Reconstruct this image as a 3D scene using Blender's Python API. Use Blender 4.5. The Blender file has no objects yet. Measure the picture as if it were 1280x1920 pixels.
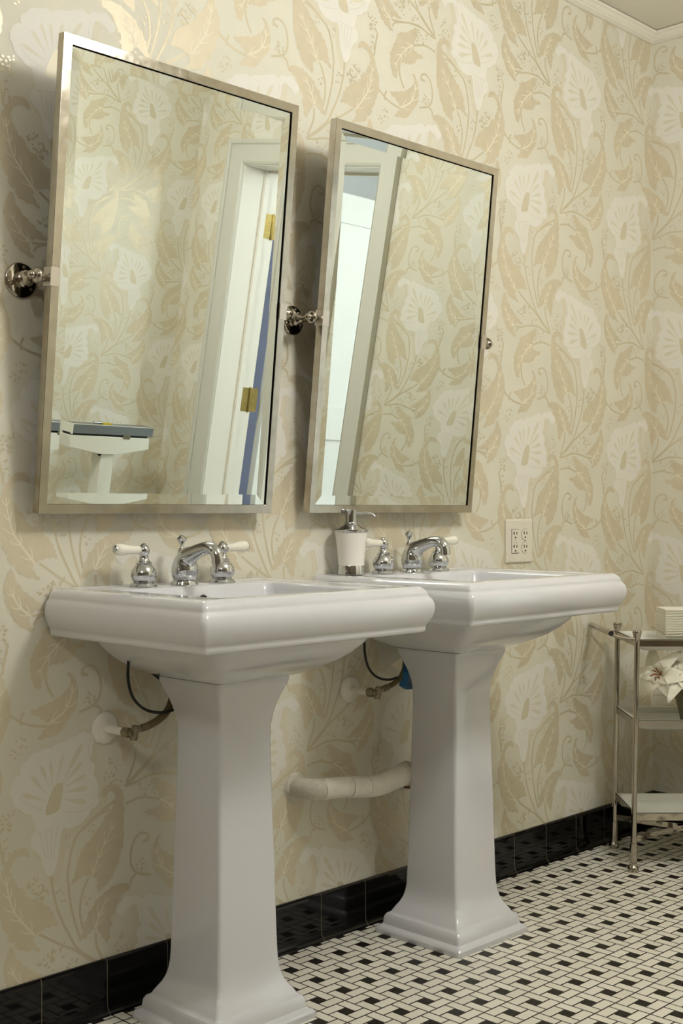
import bpy, bmesh, math, random
from math import sin, cos, pi, radians
from mathutils import Vector, Matrix

random.seed(7)
SC = bpy.context.scene
COL = SC.collection

# ------------------------------------------------------------------ camera, world, lights, exposure
FPX, HORIZON = 2343.0, 954.0
cam_d = bpy.data.cameras.new('camera')
cam_d.sensor_fit = 'HORIZONTAL'
cam_d.sensor_width = 36.0
cam_d.lens = FPX / 1280.0 * 36.0
cam_d.shift_y = -(960.0 - HORIZON) / 1280.0
cam_d.clip_start = 0.05
cam = bpy.data.objects.new('camera', cam_d)
COL.objects.link(cam)
cam.location = (0.0, -2.155, 1.04)
cam.rotation_euler = (radians(90), 0, radians(-45.5))
SC.camera = cam

world = bpy.data.worlds.new('world')
SC.world = world
world.use_nodes = True
world.node_tree.nodes['Background'].inputs[0].default_value = (0.9, 0.85, 0.75, 1)
world.node_tree.nodes['Background'].inputs[1].default_value = 0.05

SC.view_settings.view_transform = 'Standard'
SC.view_settings.look = 'None'
SC.view_settings.gamma = 1.0
SC.view_settings.use_curve_mapping = False
SC.view_settings.exposure = 0.0

CEIL = 2.60
WARM = (1.0, 1.0, 0.96)
WARM2 = (1.0, 1.0, 0.96)
# main globe lamp under the ceiling, then an added fill globe: (x, y, z of globe centre, globe radius, emission strength, colour)
GLOBE_LIGHTS = [
    (2.15, -1.60, 2.38, 0.17, 50.0, WARM),
    (-0.60, -1.60, 2.36, 0.13, 48.0, WARM2),  # unseen fill light, added to brighten the left side
]
HALL_LAMP = (4.60, -0.50, 2.30, 0.16, 52.0, (0.93, 0.97, 1.0))

# ------------------------------------------------------------------ materials
def srgb(r, g, b):
    def f(c):
        c /= 255.0
        return c / 12.92 if c <= 0.04045 else ((c + 0.055) / 1.055) ** 2.4
    return (f(r), f(g), f(b), 1.0)

def mat(name, col, rough=0.5, metal=0.0, spec=0.5, coat=0.0, noise=0.0, nscale=20.0, bump=0.0, bscale=200.0, emis=None, trans=0.0, rough_var=0.0):
    m = bpy.data.materials.new(name)
    m.use_nodes = True
    nt = m.node_tree
    b = nt.nodes['Principled BSDF']
    b.inputs['Base Color'].default_value = col
    b.inputs['Roughness'].default_value = rough
    b.inputs['Metallic'].default_value = metal
    b.inputs['Specular IOR Level'].default_value = spec
    b.inputs['Coat Weight'].default_value = coat
    b.inputs['Coat Roughness'].default_value = 0.05
    b.inputs['Transmission Weight'].default_value = trans
    if emis:
        b.inputs['Emission Color'].default_value = emis[0] + (1,)
        b.inputs['Emission Strength'].default_value = emis[1]
    tc = nt.nodes.new('ShaderNodeTexCoord')
    if noise > 0:
        n = nt.nodes.new('ShaderNodeTexNoise'); n.inputs['Scale'].default_value = nscale; n.inputs['Detail'].default_value = 4
        nt.links.new(tc.outputs['Object'], n.inputs['Vector'])
        mr = nt.nodes.new('ShaderNodeMapRange')
        mr.inputs[1].default_value = 0.3; mr.inputs[2].default_value = 0.7
        mr.inputs[3].default_value = 1 - noise; mr.inputs[4].default_value = 1 + noise
        nt.links.new(n.outputs[0], mr.inputs[0])
        mx = nt.nodes.new('ShaderNodeVectorMath'); mx.operation = 'SCALE'
        mx.inputs[0].default_value = col[:3]
        nt.links.new(mr.outputs[0], mx.inputs['Scale'])
        nt.links.new(mx.outputs[0], b.inputs['Base Color'])
    if rough_var > 0:
        n = nt.nodes.new('ShaderNodeTexNoise'); n.inputs['Scale'].default_value = nscale * 1.7
        nt.links.new(tc.outputs['Object'], n.inputs['Vector'])
        mr = nt.nodes.new('ShaderNodeMapRange')
        mr.inputs[3].default_value = max(0.0, rough - rough_var); mr.inputs[4].default_value = rough + rough_var
        nt.links.new(n.outputs[0], mr.inputs[0]); nt.links.new(mr.outputs[0], b.inputs['Roughness'])
    if bump > 0:
        n = nt.nodes.new('ShaderNodeTexNoise'); n.inputs['Scale'].default_value = bscale; n.inputs['Detail'].default_value = 3
        nt.links.new(tc.outputs['Object'], n.inputs['Vector'])
        bp = nt.nodes.new('ShaderNodeBump'); bp.inputs['Strength'].default_value = bump; bp.inputs['Distance'].default_value = 0.002
        nt.links.new(n.outputs[0], bp.inputs['Height']); nt.links.new(bp.outputs[0], b.inputs['Normal'])
    return m

M = {}
# wallpaper inks: the ground is a matt linen paper, the leaves and stems a pearlescent ink
M['paper'] = mat('wallpaper_ground', srgb(219, 215, 198), rough=0.55, spec=0.35, noise=0.018, nscale=6)
M['halo'] = mat('wallpaper_shade_ink', srgb(217, 210, 189), rough=0.52, spec=0.35, noise=0.02, nscale=6)
M['leaf'] = mat('wallpaper_leaf_ink', srgb(212, 201, 175), rough=0.40, metal=0.19, spec=0.6, noise=0.03, nscale=30)
M['stem'] = mat('wallpaper_stem_ink', srgb(208, 198, 170), rough=0.38, metal=0.2, spec=0.5)
M['vein'] = mat('wallpaper_vein_ink', srgb(228, 220, 198), rough=0.5, metal=0.05)
M['bloom'] = mat('wallpaper_bloom_ink', srgb(227, 224, 214), rough=0.5, metal=0.0, spec=0.4)
M['petal'] = mat('wallpaper_petal_ink', srgb(217, 211, 190), rough=0.5)
M['crease'] = mat('wallpaper_crease_ink', srgb(216, 211, 196), rough=0.5)
M['spadix'] = mat('wallpaper_spadix_ink', srgb(211, 202, 176), rough=0.45, metal=0.1)
M['paint'] = mat('white_trim_paint', srgb(234, 230, 218), rough=0.35, spec=0.4)
M['doorpaint'] = mat('door_white_paint', srgb(235, 237, 232), rough=0.35, spec=0.4)
M['ceilpaint'] = mat('ceiling_paint', srgb(236, 232, 222), rough=0.8, spec=0.2)
M['plainwall'] = mat('hall_wall_paint', srgb(226, 228, 226), rough=0.7)
M['casing'] = mat('casing_paint', srgb(208, 207, 196), rough=0.4)
M['taupe'] = mat('bounce_cut_taupe', srgb(112, 100, 84), rough=0.7)  # dark tone given to unseen walls to cut bounced light
M['bluewall'] = mat('hall_blue_paint', srgb(190, 196, 230), rough=0.7)
M['porcelain'] = mat('white_porcelain', srgb(213, 213, 217), rough=0.10, spec=0.5, coat=0.5, bump=0.03, bscale=25)
M['ceramic'] = mat('cream_ceramic', srgb(236, 232, 218), rough=0.12, coat=0.6)
M['satin'] = mat('satin_white_resin', srgb(240, 236, 228), rough=0.35)
M['chrome'] = mat('polished_chrome', (0.60, 0.61, 0.62, 1), rough=0.05, metal=1.0)
M['nickel'] = mat('polished_nickel', (0.50, 0.462, 0.395, 1), rough=0.15, metal=1.0, noise=0.10, nscale=28, rough_var=0.10)
M['clamp'] = mat('satin_clamp_nickel', (0.66, 0.61, 0.55, 1), rough=0.28, metal=1.0)
M['nickelb'] = mat('bright_nickel', (0.47, 0.43, 0.37, 1), rough=0.06, metal=1.0)
M['silver'] = mat('mirror_silver', (0.78, 0.815, 0.78, 1), rough=0.0, metal=1.0)
M['black'] = mat('black_rubber', srgb(14, 13, 12), rough=0.6)
M['blacktile'] = mat('black_glazed_tile', srgb(9, 8, 8), rough=0.07, spec=0.32, coat=0.0)
M['grout'] = mat('brown_grout', srgb(96, 86, 70), rough=0.8)
M['plastic'] = mat('ivory_white_plastic', srgb(226, 220, 205), rough=0.35)
M['slot'] = mat('dark_slot', srgb(28, 24, 20), rough=0.7)
M['pvc'] = mat('white_painted_pipe', srgb(232, 228, 216), rough=0.45, noise=0.05, nscale=40)
M['plaster'] = mat('rough_plaster', srgb(212, 207, 192), rough=0.9, noise=0.07, nscale=90, bump=0.6, bscale=150)
M['brass'] = mat('aged_brass', srgb(158, 138, 82), rough=0.35, metal=1.0, noise=0.1, nscale=60)
M['tarnish'] = mat('tarnished_nickel', srgb(140, 132, 112), rough=0.35, metal=0.9, noise=0.2, nscale=80)
M['braid'] = mat('braided_hose', srgb(112, 98, 70), rough=0.45, metal=0.6, noise=0.35, nscale=260, bump=0.8, bscale=900)
M['blue'] = mat('blue_plastic', srgb(14, 92, 140), rough=0.45)
M['rust'] = mat('rusty_metal', srgb(105, 78, 50), rough=0.7, noise=0.3, nscale=200)
M['traywhite'] = mat('white_tray_enamel', srgb(224, 225, 216), rough=0.28, coat=0.3)
M['towel'] = mat('white_paper_towel', srgb(238, 233, 218), rough=0.9, spec=0.1, bump=0.3, bscale=500)
M['acrylic'] = mat('frosted_acrylic', srgb(205, 212, 196), rough=0.3, trans=0.35)
M['vase'] = mat('dull_pewter', srgb(120, 112, 92), rough=0.42, metal=0.7, noise=0.12, nscale=25)
M['lily'] = mat('lily_petal', srgb(242, 238, 220), rough=0.6, noise=0.06, nscale=60)
M['liligreen'] = mat('lily_throat', srgb(170, 165, 90), rough=0.6)
M['anther'] = mat('lily_anther', srgb(120, 28, 18), rough=0.7)
M['orange'] = mat('lily_stigma', srgb(190, 90, 40), rough=0.6)
M['green'] = mat('lily_leaf', srgb(30, 62, 44), rough=0.4, noise=0.2, nscale=50)
M['scalewhite'] = mat('white_enamel_metal', srgb(232, 232, 220), rough=0.3)
M['scalegrey'] = mat('grey_scale_beam', srgb(120, 126, 128), rough=0.4, metal=0.4)
M['yellow'] = mat('yellow_label', srgb(212, 190, 60), rough=0.6)
M['lamp'] = mat('lamp_diffuser', (1, 1, 1, 1), emis=(WARM, 20.0))

# floor: pinwheel mosaic, four white oblongs round one black dot, grouted in dark brown
def math_node(nt, op, a, b=None, c=None):
    n = nt.nodes.new('ShaderNodeMath'); n.operation = op
    for i, v in enumerate((a, b, c)):
        if v is None: continue
        if isinstance(v, (int, float)): n.inputs[i].default_value = v
        else: nt.links.new(v, n.inputs[i])
    return n.outputs[0]

def floor_material():
    m = bpy.data.materials.new('pinwheel_mosaic_tile'); m.use_nodes = True
    nt = m.node_tree; b = nt.nodes['Principled BSDF']
    geo = nt.nodes.new('ShaderNodeNewGeometry'); sep = nt.nodes.new('ShaderNodeSeparateXYZ')
    nt.links.new(geo.outputs['Position'], sep.inputs[0])
    PX, PY, X0, Y0 = 0.0779, 0.0830, 2.124, -0.4735
    U = math_node(nt, 'DIVIDE', math_node(nt, 'SUBTRACT', sep.outputs[0], X0), PX)
    V = math_node(nt, 'DIVIDE', math_node(nt, 'SUBTRACT', sep.outputs[1], Y0), PY)
    iu, iv = math_node(nt, 'FLOOR', U), math_node(nt, 'FLOOR', V)
    u = math_node(nt, 'MULTIPLY', math_node(nt, 'SUBTRACT', U, iu), 3.0)
    v = math_node(nt, 'MULTIPLY', math_node(nt, 'SUBTRACT', V, iv), 3.0)
    g = 0.055
    def rect(x0, x1, y0, y1):
        a = math_node(nt, 'MINIMUM', math_node(nt, 'SUBTRACT', u, x0 + g), math_node(nt, 'SUBTRACT', x1 - g, u))
        c = math_node(nt, 'MINIMUM', math_node(nt, 'SUBTRACT', v, y0 + g), math_node(nt, 'SUBTRACT', y1 - g, v))
        d = math_node(nt, 'MINIMUM', a, c)
        return math_node(nt, 'MINIMUM', math_node(nt, 'MAXIMUM', math_node(nt, 'MULTIPLY', d, 40.0), 0.0), 1.0)
    rs = [rect(0, 2, 2, 3), rect(2, 3, 1, 3), rect(1, 3, 0, 1), rect(0, 1, 0, 2)]
    dot = rect(1, 2, 1, 2)
    white = rs[0]
    for r in rs[1:]: white = math_node(nt, 'ADD', white, r)
    ident = math_node(nt, 'ADD', math_node(nt, 'MULTIPLY', rs[1], 0.31), math_node(nt, 'ADD', math_node(nt, 'MULTIPLY', rs[2], 0.57), math_node(nt, 'MULTIPLY', rs[3], 0.83)))
    comb = nt.nodes.new('ShaderNodeCombineXYZ')
    nt.links.new(iu, comb.inputs[0]); nt.links.new(iv, comb.inputs[1]); nt.links.new(ident, comb.inputs[2])
    wn = nt.nodes.new('ShaderNodeTexWhiteNoise'); nt.links.new(comb.outputs[0], wn.inputs['Vector'])
    ramp = nt.nodes.new('ShaderNodeValToRGB')
    ramp.color_ramp.elements[0].color = srgb(224, 220, 206); ramp.color_ramp.elements[1].color = srgb(233, 229, 216)
    nt.links.new(wn.outputs['Value'], ramp.inputs[0])
    m1 = nt.nodes.new('ShaderNodeMix'); m1.data_type = 'RGBA'
    m1.inputs['A'].default_value = srgb(30, 24, 17); nt.links.new(white, m1.inputs['Factor']); nt.links.new(ramp.outputs[0], m1.inputs['B'])
    m2 = nt.nodes.new('ShaderNodeMix'); m2.data_type = 'RGBA'
    nt.links.new(m1.outputs['Result'], m2.inputs['A']); m2.inputs['B'].default_value = srgb(24, 20, 15); nt.links.new(dot, m2.inputs['Factor'])
    nt.links.new(m2.outputs['Result'], b.inputs['Base Color'])
    b.inputs['Roughness'].default_value = 0.42
    b.inputs['Specular IOR Level'].default_value = 0.4
    h = math_node(nt, 'ADD', white, dot)
    bp = nt.nodes.new('ShaderNodeBump'); bp.inputs['Strength'].default_value = 0.5; bp.inputs['Distance'].default_value = 0.001
    nt.links.new(h, bp.inputs['Height']); nt.links.new(bp.outputs[0], b.inputs['Normal'])
    return m
M['floor'] = floor_material()

# ------------------------------------------------------------------ mesh helpers
def link(name, bm, m, parent=None, smooth=False, bevel=0.0, loc=None, angle=40):
    me = bpy.data.meshes.new(name)
    bmesh.ops.recalc_face_normals(bm, faces=bm.faces)
    bm.to_mesh(me); bm.free()
    mats = m if isinstance(m, (list, tuple)) else [m]
    for q in mats: me.materials.append(q)
    if smooth:
        for p in me.polygons: p.use_smooth = True
        try: me.set_sharp_from_angle(angle=radians(angle))
        except Exception: pass
    o = bpy.data.objects.new(name, me)
    COL.objects.link(o)
    if parent is not None: o.parent = parent
    if loc is not None: o.location = loc
    if bevel > 0:
        md = o.modifiers.new('bevel', 'BEVEL'); md.width = bevel; md.segments = 2; md.limit_method = 'ANGLE'
    return o

def thing(name, label, cat, loc=(0, 0, 0), rotz=0.0, group=None):
    o = bpy.data.objects.new(name, None); COL.objects.link(o)
    o.empty_display_size = 0.05
    o.location = loc; o.rotation_euler = (0, 0, rotz)
    tag(o, label, cat, group); return o

def tag(o, label, cat, group=None):
    o['label'] = label; o['category'] = cat
    if group: o['group'] = group
    return o

def structure(o):
    o['kind'] = 'structure'; return o

def dup(root, loc, label=None, parent=None):
    r = root.copy(); COL.objects.link(r); r.location = loc
    if label: r['label'] = label
    for ch in list(root.children):
        c = ch.copy(); COL.objects.link(c); c.parent = r
        for g in list(ch.children):
            d = g.copy(); COL.objects.link(d); d.parent = c
    return r

def box(bm, x0, x1, y0, y1, z0, z1, mi=0, mtx=None):
    vs = [bm.verts.new((x, y, z)) for x in (x0, x1) for y in (y0, y1) for z in (z0, z1)]
    if mtx is not None:
        for v in vs: v.co = mtx @ v.co
    for f in ((0, 1, 3, 2), (4, 6, 7, 5), (0, 4, 5, 1), (2, 3, 7, 6), (0, 2, 6, 4), (1, 5, 7, 3)):
        fc = bm.faces.new([vs[i] for i in f]); fc.material_index = mi
    return vs

def loft(bm, rings, cap0=True, cap1=True, mi=0):
    R = [[bm.verts.new(p) for p in r] for r in rings]
    n = len(R[0])
    for a, b in zip(R, R[1:]):
        for i in range(n):
            f = bm.faces.new((a[i], a[(i + 1) % n], b[(i + 1) % n], b[i])); f.material_index = mi
    if cap0: bm.faces.new(R[0][::-1]).material_index = mi
    if cap1: bm.faces.new(R[-1]).material_index = mi
    return R

def lathe(bm, prof, mtx=None, seg=32, mi=0, cap=True):
    """prof: list of (r, z)"""
    rings = []
    for r, z in prof:
        ring = []
        for i in range(seg):
            a = 2 * pi * i / seg
            p = Vector((max(r, 1e-5) * cos(a), max(r, 1e-5) * sin(a), z))
            ring.append(mtx @ p if mtx is not None else p)
        rings.append(ring)
    loft(bm, rings, cap, cap, mi)

def catmull(pts, n=6, closed=False):
    P = [Vector(p) for p in pts]; out = []
    N = len(P); rng = range(N if closed else N - 1)
    for i in rng:
        if closed: a, b, c, d = P[(i - 1) % N], P[i], P[(i + 1) % N], P[(i + 2) % N]
        else: a, b, c, d = P[max(i - 1, 0)], P[i], P[i + 1], P[min(i + 2, N - 1)]
        for k in range(n):
            t = k / n
            out.append(0.5 * ((2 * b) + (c - a) * t + (2 * a - 5 * b + 4 * c - d) * t * t + (3 * b - a - 3 * c + d) * t ** 3))
    if not closed: out.append(P[-1].copy())
    return out

def tube(bm, pts, rad, seg=14, mi=0, cap=True, smooth=0, aspect=1.0):
    """sweep a circle along pts; rad a number or one radius per point"""
    if not isinstance(rad, (list, tuple)): rad = [rad] * len(pts)
    if smooth:
        q = catmull([(p[0], p[1], p[2]) for p in pts], smooth)
        rr = [v.x for v in catmull([(r, 0, 0) for r in rad], smooth)]
        pts, rad = q, rr
    P = [Vector(p) for p in pts]
    rings = []; up = None
    for i, p in enumerate(P):
        t = (P[min(i + 1, len(P) - 1)] - P[max(i - 1, 0)]).normalized()
        if up is None:
            up = Vector((0, 0, 1)) if abs(t.z) < 0.9 else Vector((0, 1, 0))
        s = t.cross(up).normalized(); up = s.cross(t).normalized()
        rings.append([p + (s * cos(2 * pi * k / seg) * aspect + up * sin(2 * pi * k / seg)) * rad[i] for k in range(seg)])
    loft(bm, rings, cap, cap, mi)

def rrect(x0, x1, y0, y1, r, z, n=4):
    """rounded rectangle ring, counter-clockwise"""
    pts = []
    r = max(r, 1e-4)
    for cx, cy, a0 in ((x1 - r, y0 + r, -90), (x1 - r, y1 - r, 0), (x0 + r, y1 - r, 90), (x0 + r, y0 + r, 180)):
        for k in range(n + 1):
            a = radians(a0 + 90.0 * k / n)
            pts.append(Vector((cx + r * cos(a), cy + r * sin(a), z)))
    return pts

def rot_to(axis):
    return Vector((0, 0, 1)).rotation_difference(Vector(axis)).to_matrix().to_4x4()
def at(loc, axis=(0, 0, 1)):
    return Matrix.Translation(Vector(loc)) @ rot_to(axis)
MOTIF = {
  'flower': [(-0.0696,0.0867),(-0.0677,0.099),(-0.0539,0.1147),(-0.0341,0.1258),(-0.0141,0.1285),(0.002,0.1302),(0.0183,0.1348),(0.0264,0.1388),(0.0428,0.1408),(0.0551,0.1474),(0.0717,0.1502),(0.0862,0.1486),(0.1051,0.1555),(0.1262,0.1584),(0.1411,0.1527),(0.1475,0.1428),(0.1475,0.1353),(0.1355,0.1219),(0.1296,0.1245),(0.1262,0.1313),(0.1177,0.137),(0.1072,0.1375),(0.0975,0.1282),(0.0908,0.1147),(0.0892,0.0997),(0.0904,0.0877),(0.0967,0.0814),(0.0988,0.072),(0.0946,0.059),(0.1051,0.0486),(0.1072,0.0342),(0.1051,0.0215),(0.1093,0.0099),(0.1009,-0.0013),(0.0925,-0.0052),(0.0862,-0.0184),(0.0675,-0.0325),(0.051,-0.0359),(0.0387,-0.0371),(0.0256,-0.0344),(0.0203,-0.0486),(0.0183,-0.0634),(0.0162,-0.0806),(0.0109,-0.1007),(0.0053,-0.116),(-0.0008,-0.1237),(-0.0068,-0.1238),(-0.0141,-0.1165),(-0.0213,-0.1008),(-0.0261,-0.0823),(-0.036,-0.0695),(-0.044,-0.0636),(-0.0491,-0.0501),(-0.046,-0.0376),(-0.036,-0.0265),(-0.04,-0.0176),(-0.042,-0.0036),(-0.048,0.0074),(-0.0618,0.0145),(-0.0736,0.0219),(-0.0814,0.0324),(-0.0892,0.0452),(-0.0911,0.059),(-0.0892,0.0736),(-0.0794,0.0801)],
  'petals': [((-0.0141,0.0276),(-0.0677,0.0479),0.0078),((-0.0141,0.042),(-0.0468,0.0811),0.0078),((-0.0068,0.0529),(-0.0261,0.1003),0.0069),((0.0012,0.0568),(-0.004,0.1045),0.006),((0.0109,0.0586),(0.0252,0.1149),0.006),((0.0223,0.0558),(0.0696,0.1278),0.0087),((0.0264,0.0541),(0.0696,0.0911),0.0074),((0.0305,0.0488),(0.0791,0.0636),0.0087),((0.0264,0.0372),(0.0841,0.0375),0.0087),((0.0244,0.0247),(0.0791,0.0085),0.0101)],
  'spadix': [(0.0,0.0445),(0.0061,0.0541),(0.0162,0.0583),(0.0252,0.0551),(0.0231,0.0342),(0.0191,0.0141),(0.0134,0.0023),(-0.0141,-0.0017),(-0.0109,0.021)],
  'creases': [[(-0.0341,-0.0345),(-0.0141,-0.0329),(0.002,-0.0293),(0.0203,-0.028)],[(-0.0269,-0.0369),(-0.0201,-0.0646),(-0.0141,-0.0877)],[(-0.0141,-0.0348),(-0.0109,-0.0631),(-0.008,-0.0916)],[(0.0,-0.0325),(-0.002,-0.0617),(-0.002,-0.0906)],[(0.0122,-0.0317),(0.0069,-0.0603),(0.0041,-0.0849)],[(0.0244,0.0005),(0.0469,-0.0054),(0.0758,-0.0074),(0.0946,0.0025)],[(-0.0736,0.0457),(-0.0539,0.0254),(-0.0181,0.0101)],[(0.0904,0.1367),(0.0862,0.1138),(0.0892,0.0923)]],
  'C': [(0.1241,0.0112),(0.1186,0.0177),(0.1186,0.0275),(0.127,0.0346),(0.1432,0.0372),(0.1582,0.0311),(0.1689,0.0175),(0.172,0.003),(0.1741,-0.0215),(0.1724,-0.0467),(0.1733,-0.0715),(0.1702,-0.0968),(0.1629,-0.1153),(0.1603,-0.1306),(0.1483,-0.1459),(0.1466,-0.156),(0.1304,-0.1681),(0.1093,-0.1795),(0.1059,-0.1677),(0.108,-0.1576),(0.1017,-0.1486),(0.0925,-0.1454),(0.08,-0.1398),(0.0675,-0.1428),(0.0551,-0.1477),(0.0387,-0.1577),(0.0477,-0.1439),(0.0539,-0.1308),(0.0592,-0.1081),(0.0683,-0.0909),(0.08,-0.0757),(0.0946,-0.0661),(0.1051,-0.0522),(0.1186,-0.0403),(0.127,-0.0278),(0.1389,-0.0197),(0.1475,-0.006),(0.1518,0.0071),(0.1483,0.0165),(0.1398,0.022),(0.1326,0.0195),(0.1304,0.0135)],
  'Cm': [(0.0925,-0.1454),(0.1093,-0.1106),(0.1304,-0.0755),(0.1496,-0.0453)],
  'D': [(0.1198,0.1732),(0.1165,0.1811),(0.1304,0.1904),(0.1475,0.1918),(0.1646,0.1896),(0.181,0.1816),(0.1906,0.1765),(0.2045,0.1688),(0.2089,0.1571),(0.2221,0.1496),(0.2234,0.1372),(0.2309,0.1311),(0.2322,0.1187),(0.2397,0.105),(0.2424,0.0949),(0.2265,0.0996),(0.2159,0.1082),(0.2045,0.1141),(0.1949,0.1044),(0.1871,0.0929),(0.1776,0.0767),(0.1689,0.0847),(0.1677,0.1043),(0.1612,0.1131),(0.1677,0.1267),(0.1578,0.1348),(0.1548,0.1442),(0.1483,0.1528),(0.1441,0.1644),(0.1326,0.1695),(0.127,0.1734)],
  'Dm': [(0.2045,0.1141),(0.1915,0.1437),(0.1711,0.1722)],
  'E': [(0.2486,0.0321),(0.2611,0.0304),(0.279,0.0207),(0.2979,0.011),(0.3152,0.0056),(0.3289,-0.0019),(0.3334,-0.0191),(0.3435,-0.0304),(0.3495,-0.045),(0.3565,-0.0568),(0.3565,-0.0774),(0.3542,-0.0932),(0.3463,-0.1118),(0.338,-0.1173),(0.3302,-0.1133),(0.3311,-0.1042),(0.322,-0.0926),(0.3174,-0.0792),(0.3106,-0.0713),(0.297,-0.0699),(0.279,-0.0683),(0.2678,-0.0628),(0.2579,-0.0587),(0.253,-0.0481),(0.2388,-0.044),(0.2247,-0.0373),(0.2344,-0.032),(0.2566,-0.0303),(0.2678,-0.0218),(0.2664,-0.0144),(0.2611,-0.0026),(0.2544,0.0115),(0.2499,0.0235)],
  'Em': [(0.2678,-0.0147),(0.2925,-0.0306),(0.3197,-0.0597),(0.3403,-0.0926)],
  'F': [(0.2655,-0.09),(0.2566,-0.0974),(0.2486,-0.1132),(0.245,-0.1314),(0.2477,-0.1487),(0.2504,-0.1635),(0.2611,-0.1748),(0.2709,-0.1862),(0.2799,-0.1978),(0.288,-0.2069),(0.3015,-0.213),(0.3197,-0.2151),(0.3403,-0.2173),(0.3334,-0.2065),(0.3206,-0.194),(0.3161,-0.1882),(0.3266,-0.1792),(0.338,-0.1705),(0.3588,-0.1589),(0.3426,-0.154),(0.3252,-0.1486),(0.3061,-0.144),(0.2902,-0.1366),(0.279,-0.1293),(0.2678,-0.1181),(0.2624,-0.1037),(0.2722,-0.0921)],
  'Fm': [(0.3161,-0.1882),(0.279,-0.1674),(0.2611,-0.1368),(0.2588,-0.1143)],
  'L': [(-0.0499,-0.0776),(-0.0511,-0.0671),(-0.061,-0.0561),(-0.0775,-0.0559),(-0.0911,-0.0628),(-0.1009,-0.075),(-0.1086,-0.0856),(-0.114,-0.1029),(-0.1221,-0.1206),(-0.1263,-0.1354),(-0.124,-0.1491),(-0.1271,-0.1589),(-0.1209,-0.1769),(-0.1132,-0.1923),(-0.1078,-0.2081),(-0.0989,-0.2163),(-0.0989,-0.2305),(-0.0833,-0.238),(-0.0814,-0.2484),(-0.0657,-0.2577),(-0.044,-0.2622),(-0.0269,-0.2676),(-0.0341,-0.2563),(-0.0436,-0.2438),(-0.0392,-0.2342),(-0.0281,-0.2292),(-0.0141,-0.225),(0.002,-0.2249),(0.0126,-0.226),(0.0081,-0.2145),(0.0053,-0.2053),(-0.002,-0.1917),(-0.0149,-0.179),(-0.0333,-0.1672),(-0.0491,-0.1579),(-0.0578,-0.1503),(-0.0618,-0.1378),(-0.0767,-0.1304),(-0.0814,-0.1193),(-0.0892,-0.1086),(-0.0939,-0.0951),(-0.0892,-0.0826),(-0.0814,-0.0747),(-0.0696,-0.0712),(-0.059,-0.0736)],
  'Lm': [(-0.0392,-0.2337),(-0.0696,-0.1983),(-0.0884,-0.17),(-0.1001,-0.1291),(-0.1028,-0.1036)],
  'H': [(-0.0939,-0.2441),(-0.0993,-0.253),(-0.1047,-0.2666),(-0.1086,-0.2812),(-0.1063,-0.2975),(-0.1047,-0.3114),(-0.095,-0.3246),(-0.0892,-0.3381),(-0.0775,-0.3511),(-0.0618,-0.3614),(-0.0396,-0.3676),(-0.048,-0.3553),(-0.0519,-0.3426),(-0.0491,-0.3351),(-0.036,-0.3282),(-0.004,-0.3268),(-0.0181,-0.3187),(-0.0341,-0.3084),(-0.0491,-0.297),(-0.0649,-0.2856),(-0.0736,-0.2748),(-0.0814,-0.2667),(-0.0837,-0.257),(-0.0892,-0.2458)],
  'Hm': [(-0.0507,-0.3353),(-0.0755,-0.3153),(-0.0939,-0.2819)],
  'stems': [[(0.1776,-0.0098),(0.2168,-0.0034),(0.2477,-0.0098),(0.2664,-0.0156)],[(0.1509,0.0008),(0.1093,-0.0196),(0.08,-0.039),(0.0592,-0.0545),(0.0469,-0.0783),(0.0407,-0.1036),(0.0366,-0.1309),(0.0387,-0.1548),(0.0428,-0.1883),(0.0551,-0.2353),(0.0675,-0.268)],[(0.1368,-0.0151),(0.1009,-0.0259),(0.0841,-0.0384)],[(0.0862,-0.1458),(0.0717,-0.1723),(0.0654,-0.2097),(0.0725,-0.2479)],[(-0.0012,-0.1247),(0.0028,-0.1574),(0.0162,-0.2038),(0.0387,-0.2495),(0.0592,-0.2836),(0.0925,-0.3117),(0.1304,-0.3403)],[(-0.0293,-0.2337),(-0.002,-0.2519),(0.0264,-0.2703),(0.0551,-0.2865),(0.0925,-0.3166),(0.1283,-0.3388)],[(0.103,-0.2615),(0.1059,-0.2906),(0.1262,-0.3328)],[(-0.0452,-0.3371),(-0.0141,-0.335),(0.0264,-0.3272),(0.0675,-0.3266),(0.1009,-0.3354),(0.1283,-0.3405)],[(-0.0141,-0.3355),(-0.0321,-0.3417),(-0.0428,-0.3547)],[(0.2335,-0.1002),(0.2366,-0.0909),(0.23,-0.0818),(0.2146,-0.0798),(0.1984,-0.0927),(0.1906,-0.1189),(0.1928,-0.1436),(0.208,-0.1615),(0.2433,-0.1725)],[(0.2322,-0.0928),(0.2256,-0.0988),(0.2221,-0.0956)],[(0.1897,-0.1827),(0.1928,-0.1698),(0.2058,-0.1631)],[(0.322,-0.0696),(0.3197,-0.1058),(0.3038,-0.1356)],[(0.3197,-0.1916),(0.3565,-0.1849),(0.3867,-0.1703),(0.4008,-0.1594)],[(0.3704,-0.1581),(0.3774,-0.1728),(0.375,-0.1834)],[(-0.1202,-0.0239),(-0.1125,-0.0556),(-0.1078,-0.0808)]],
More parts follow.
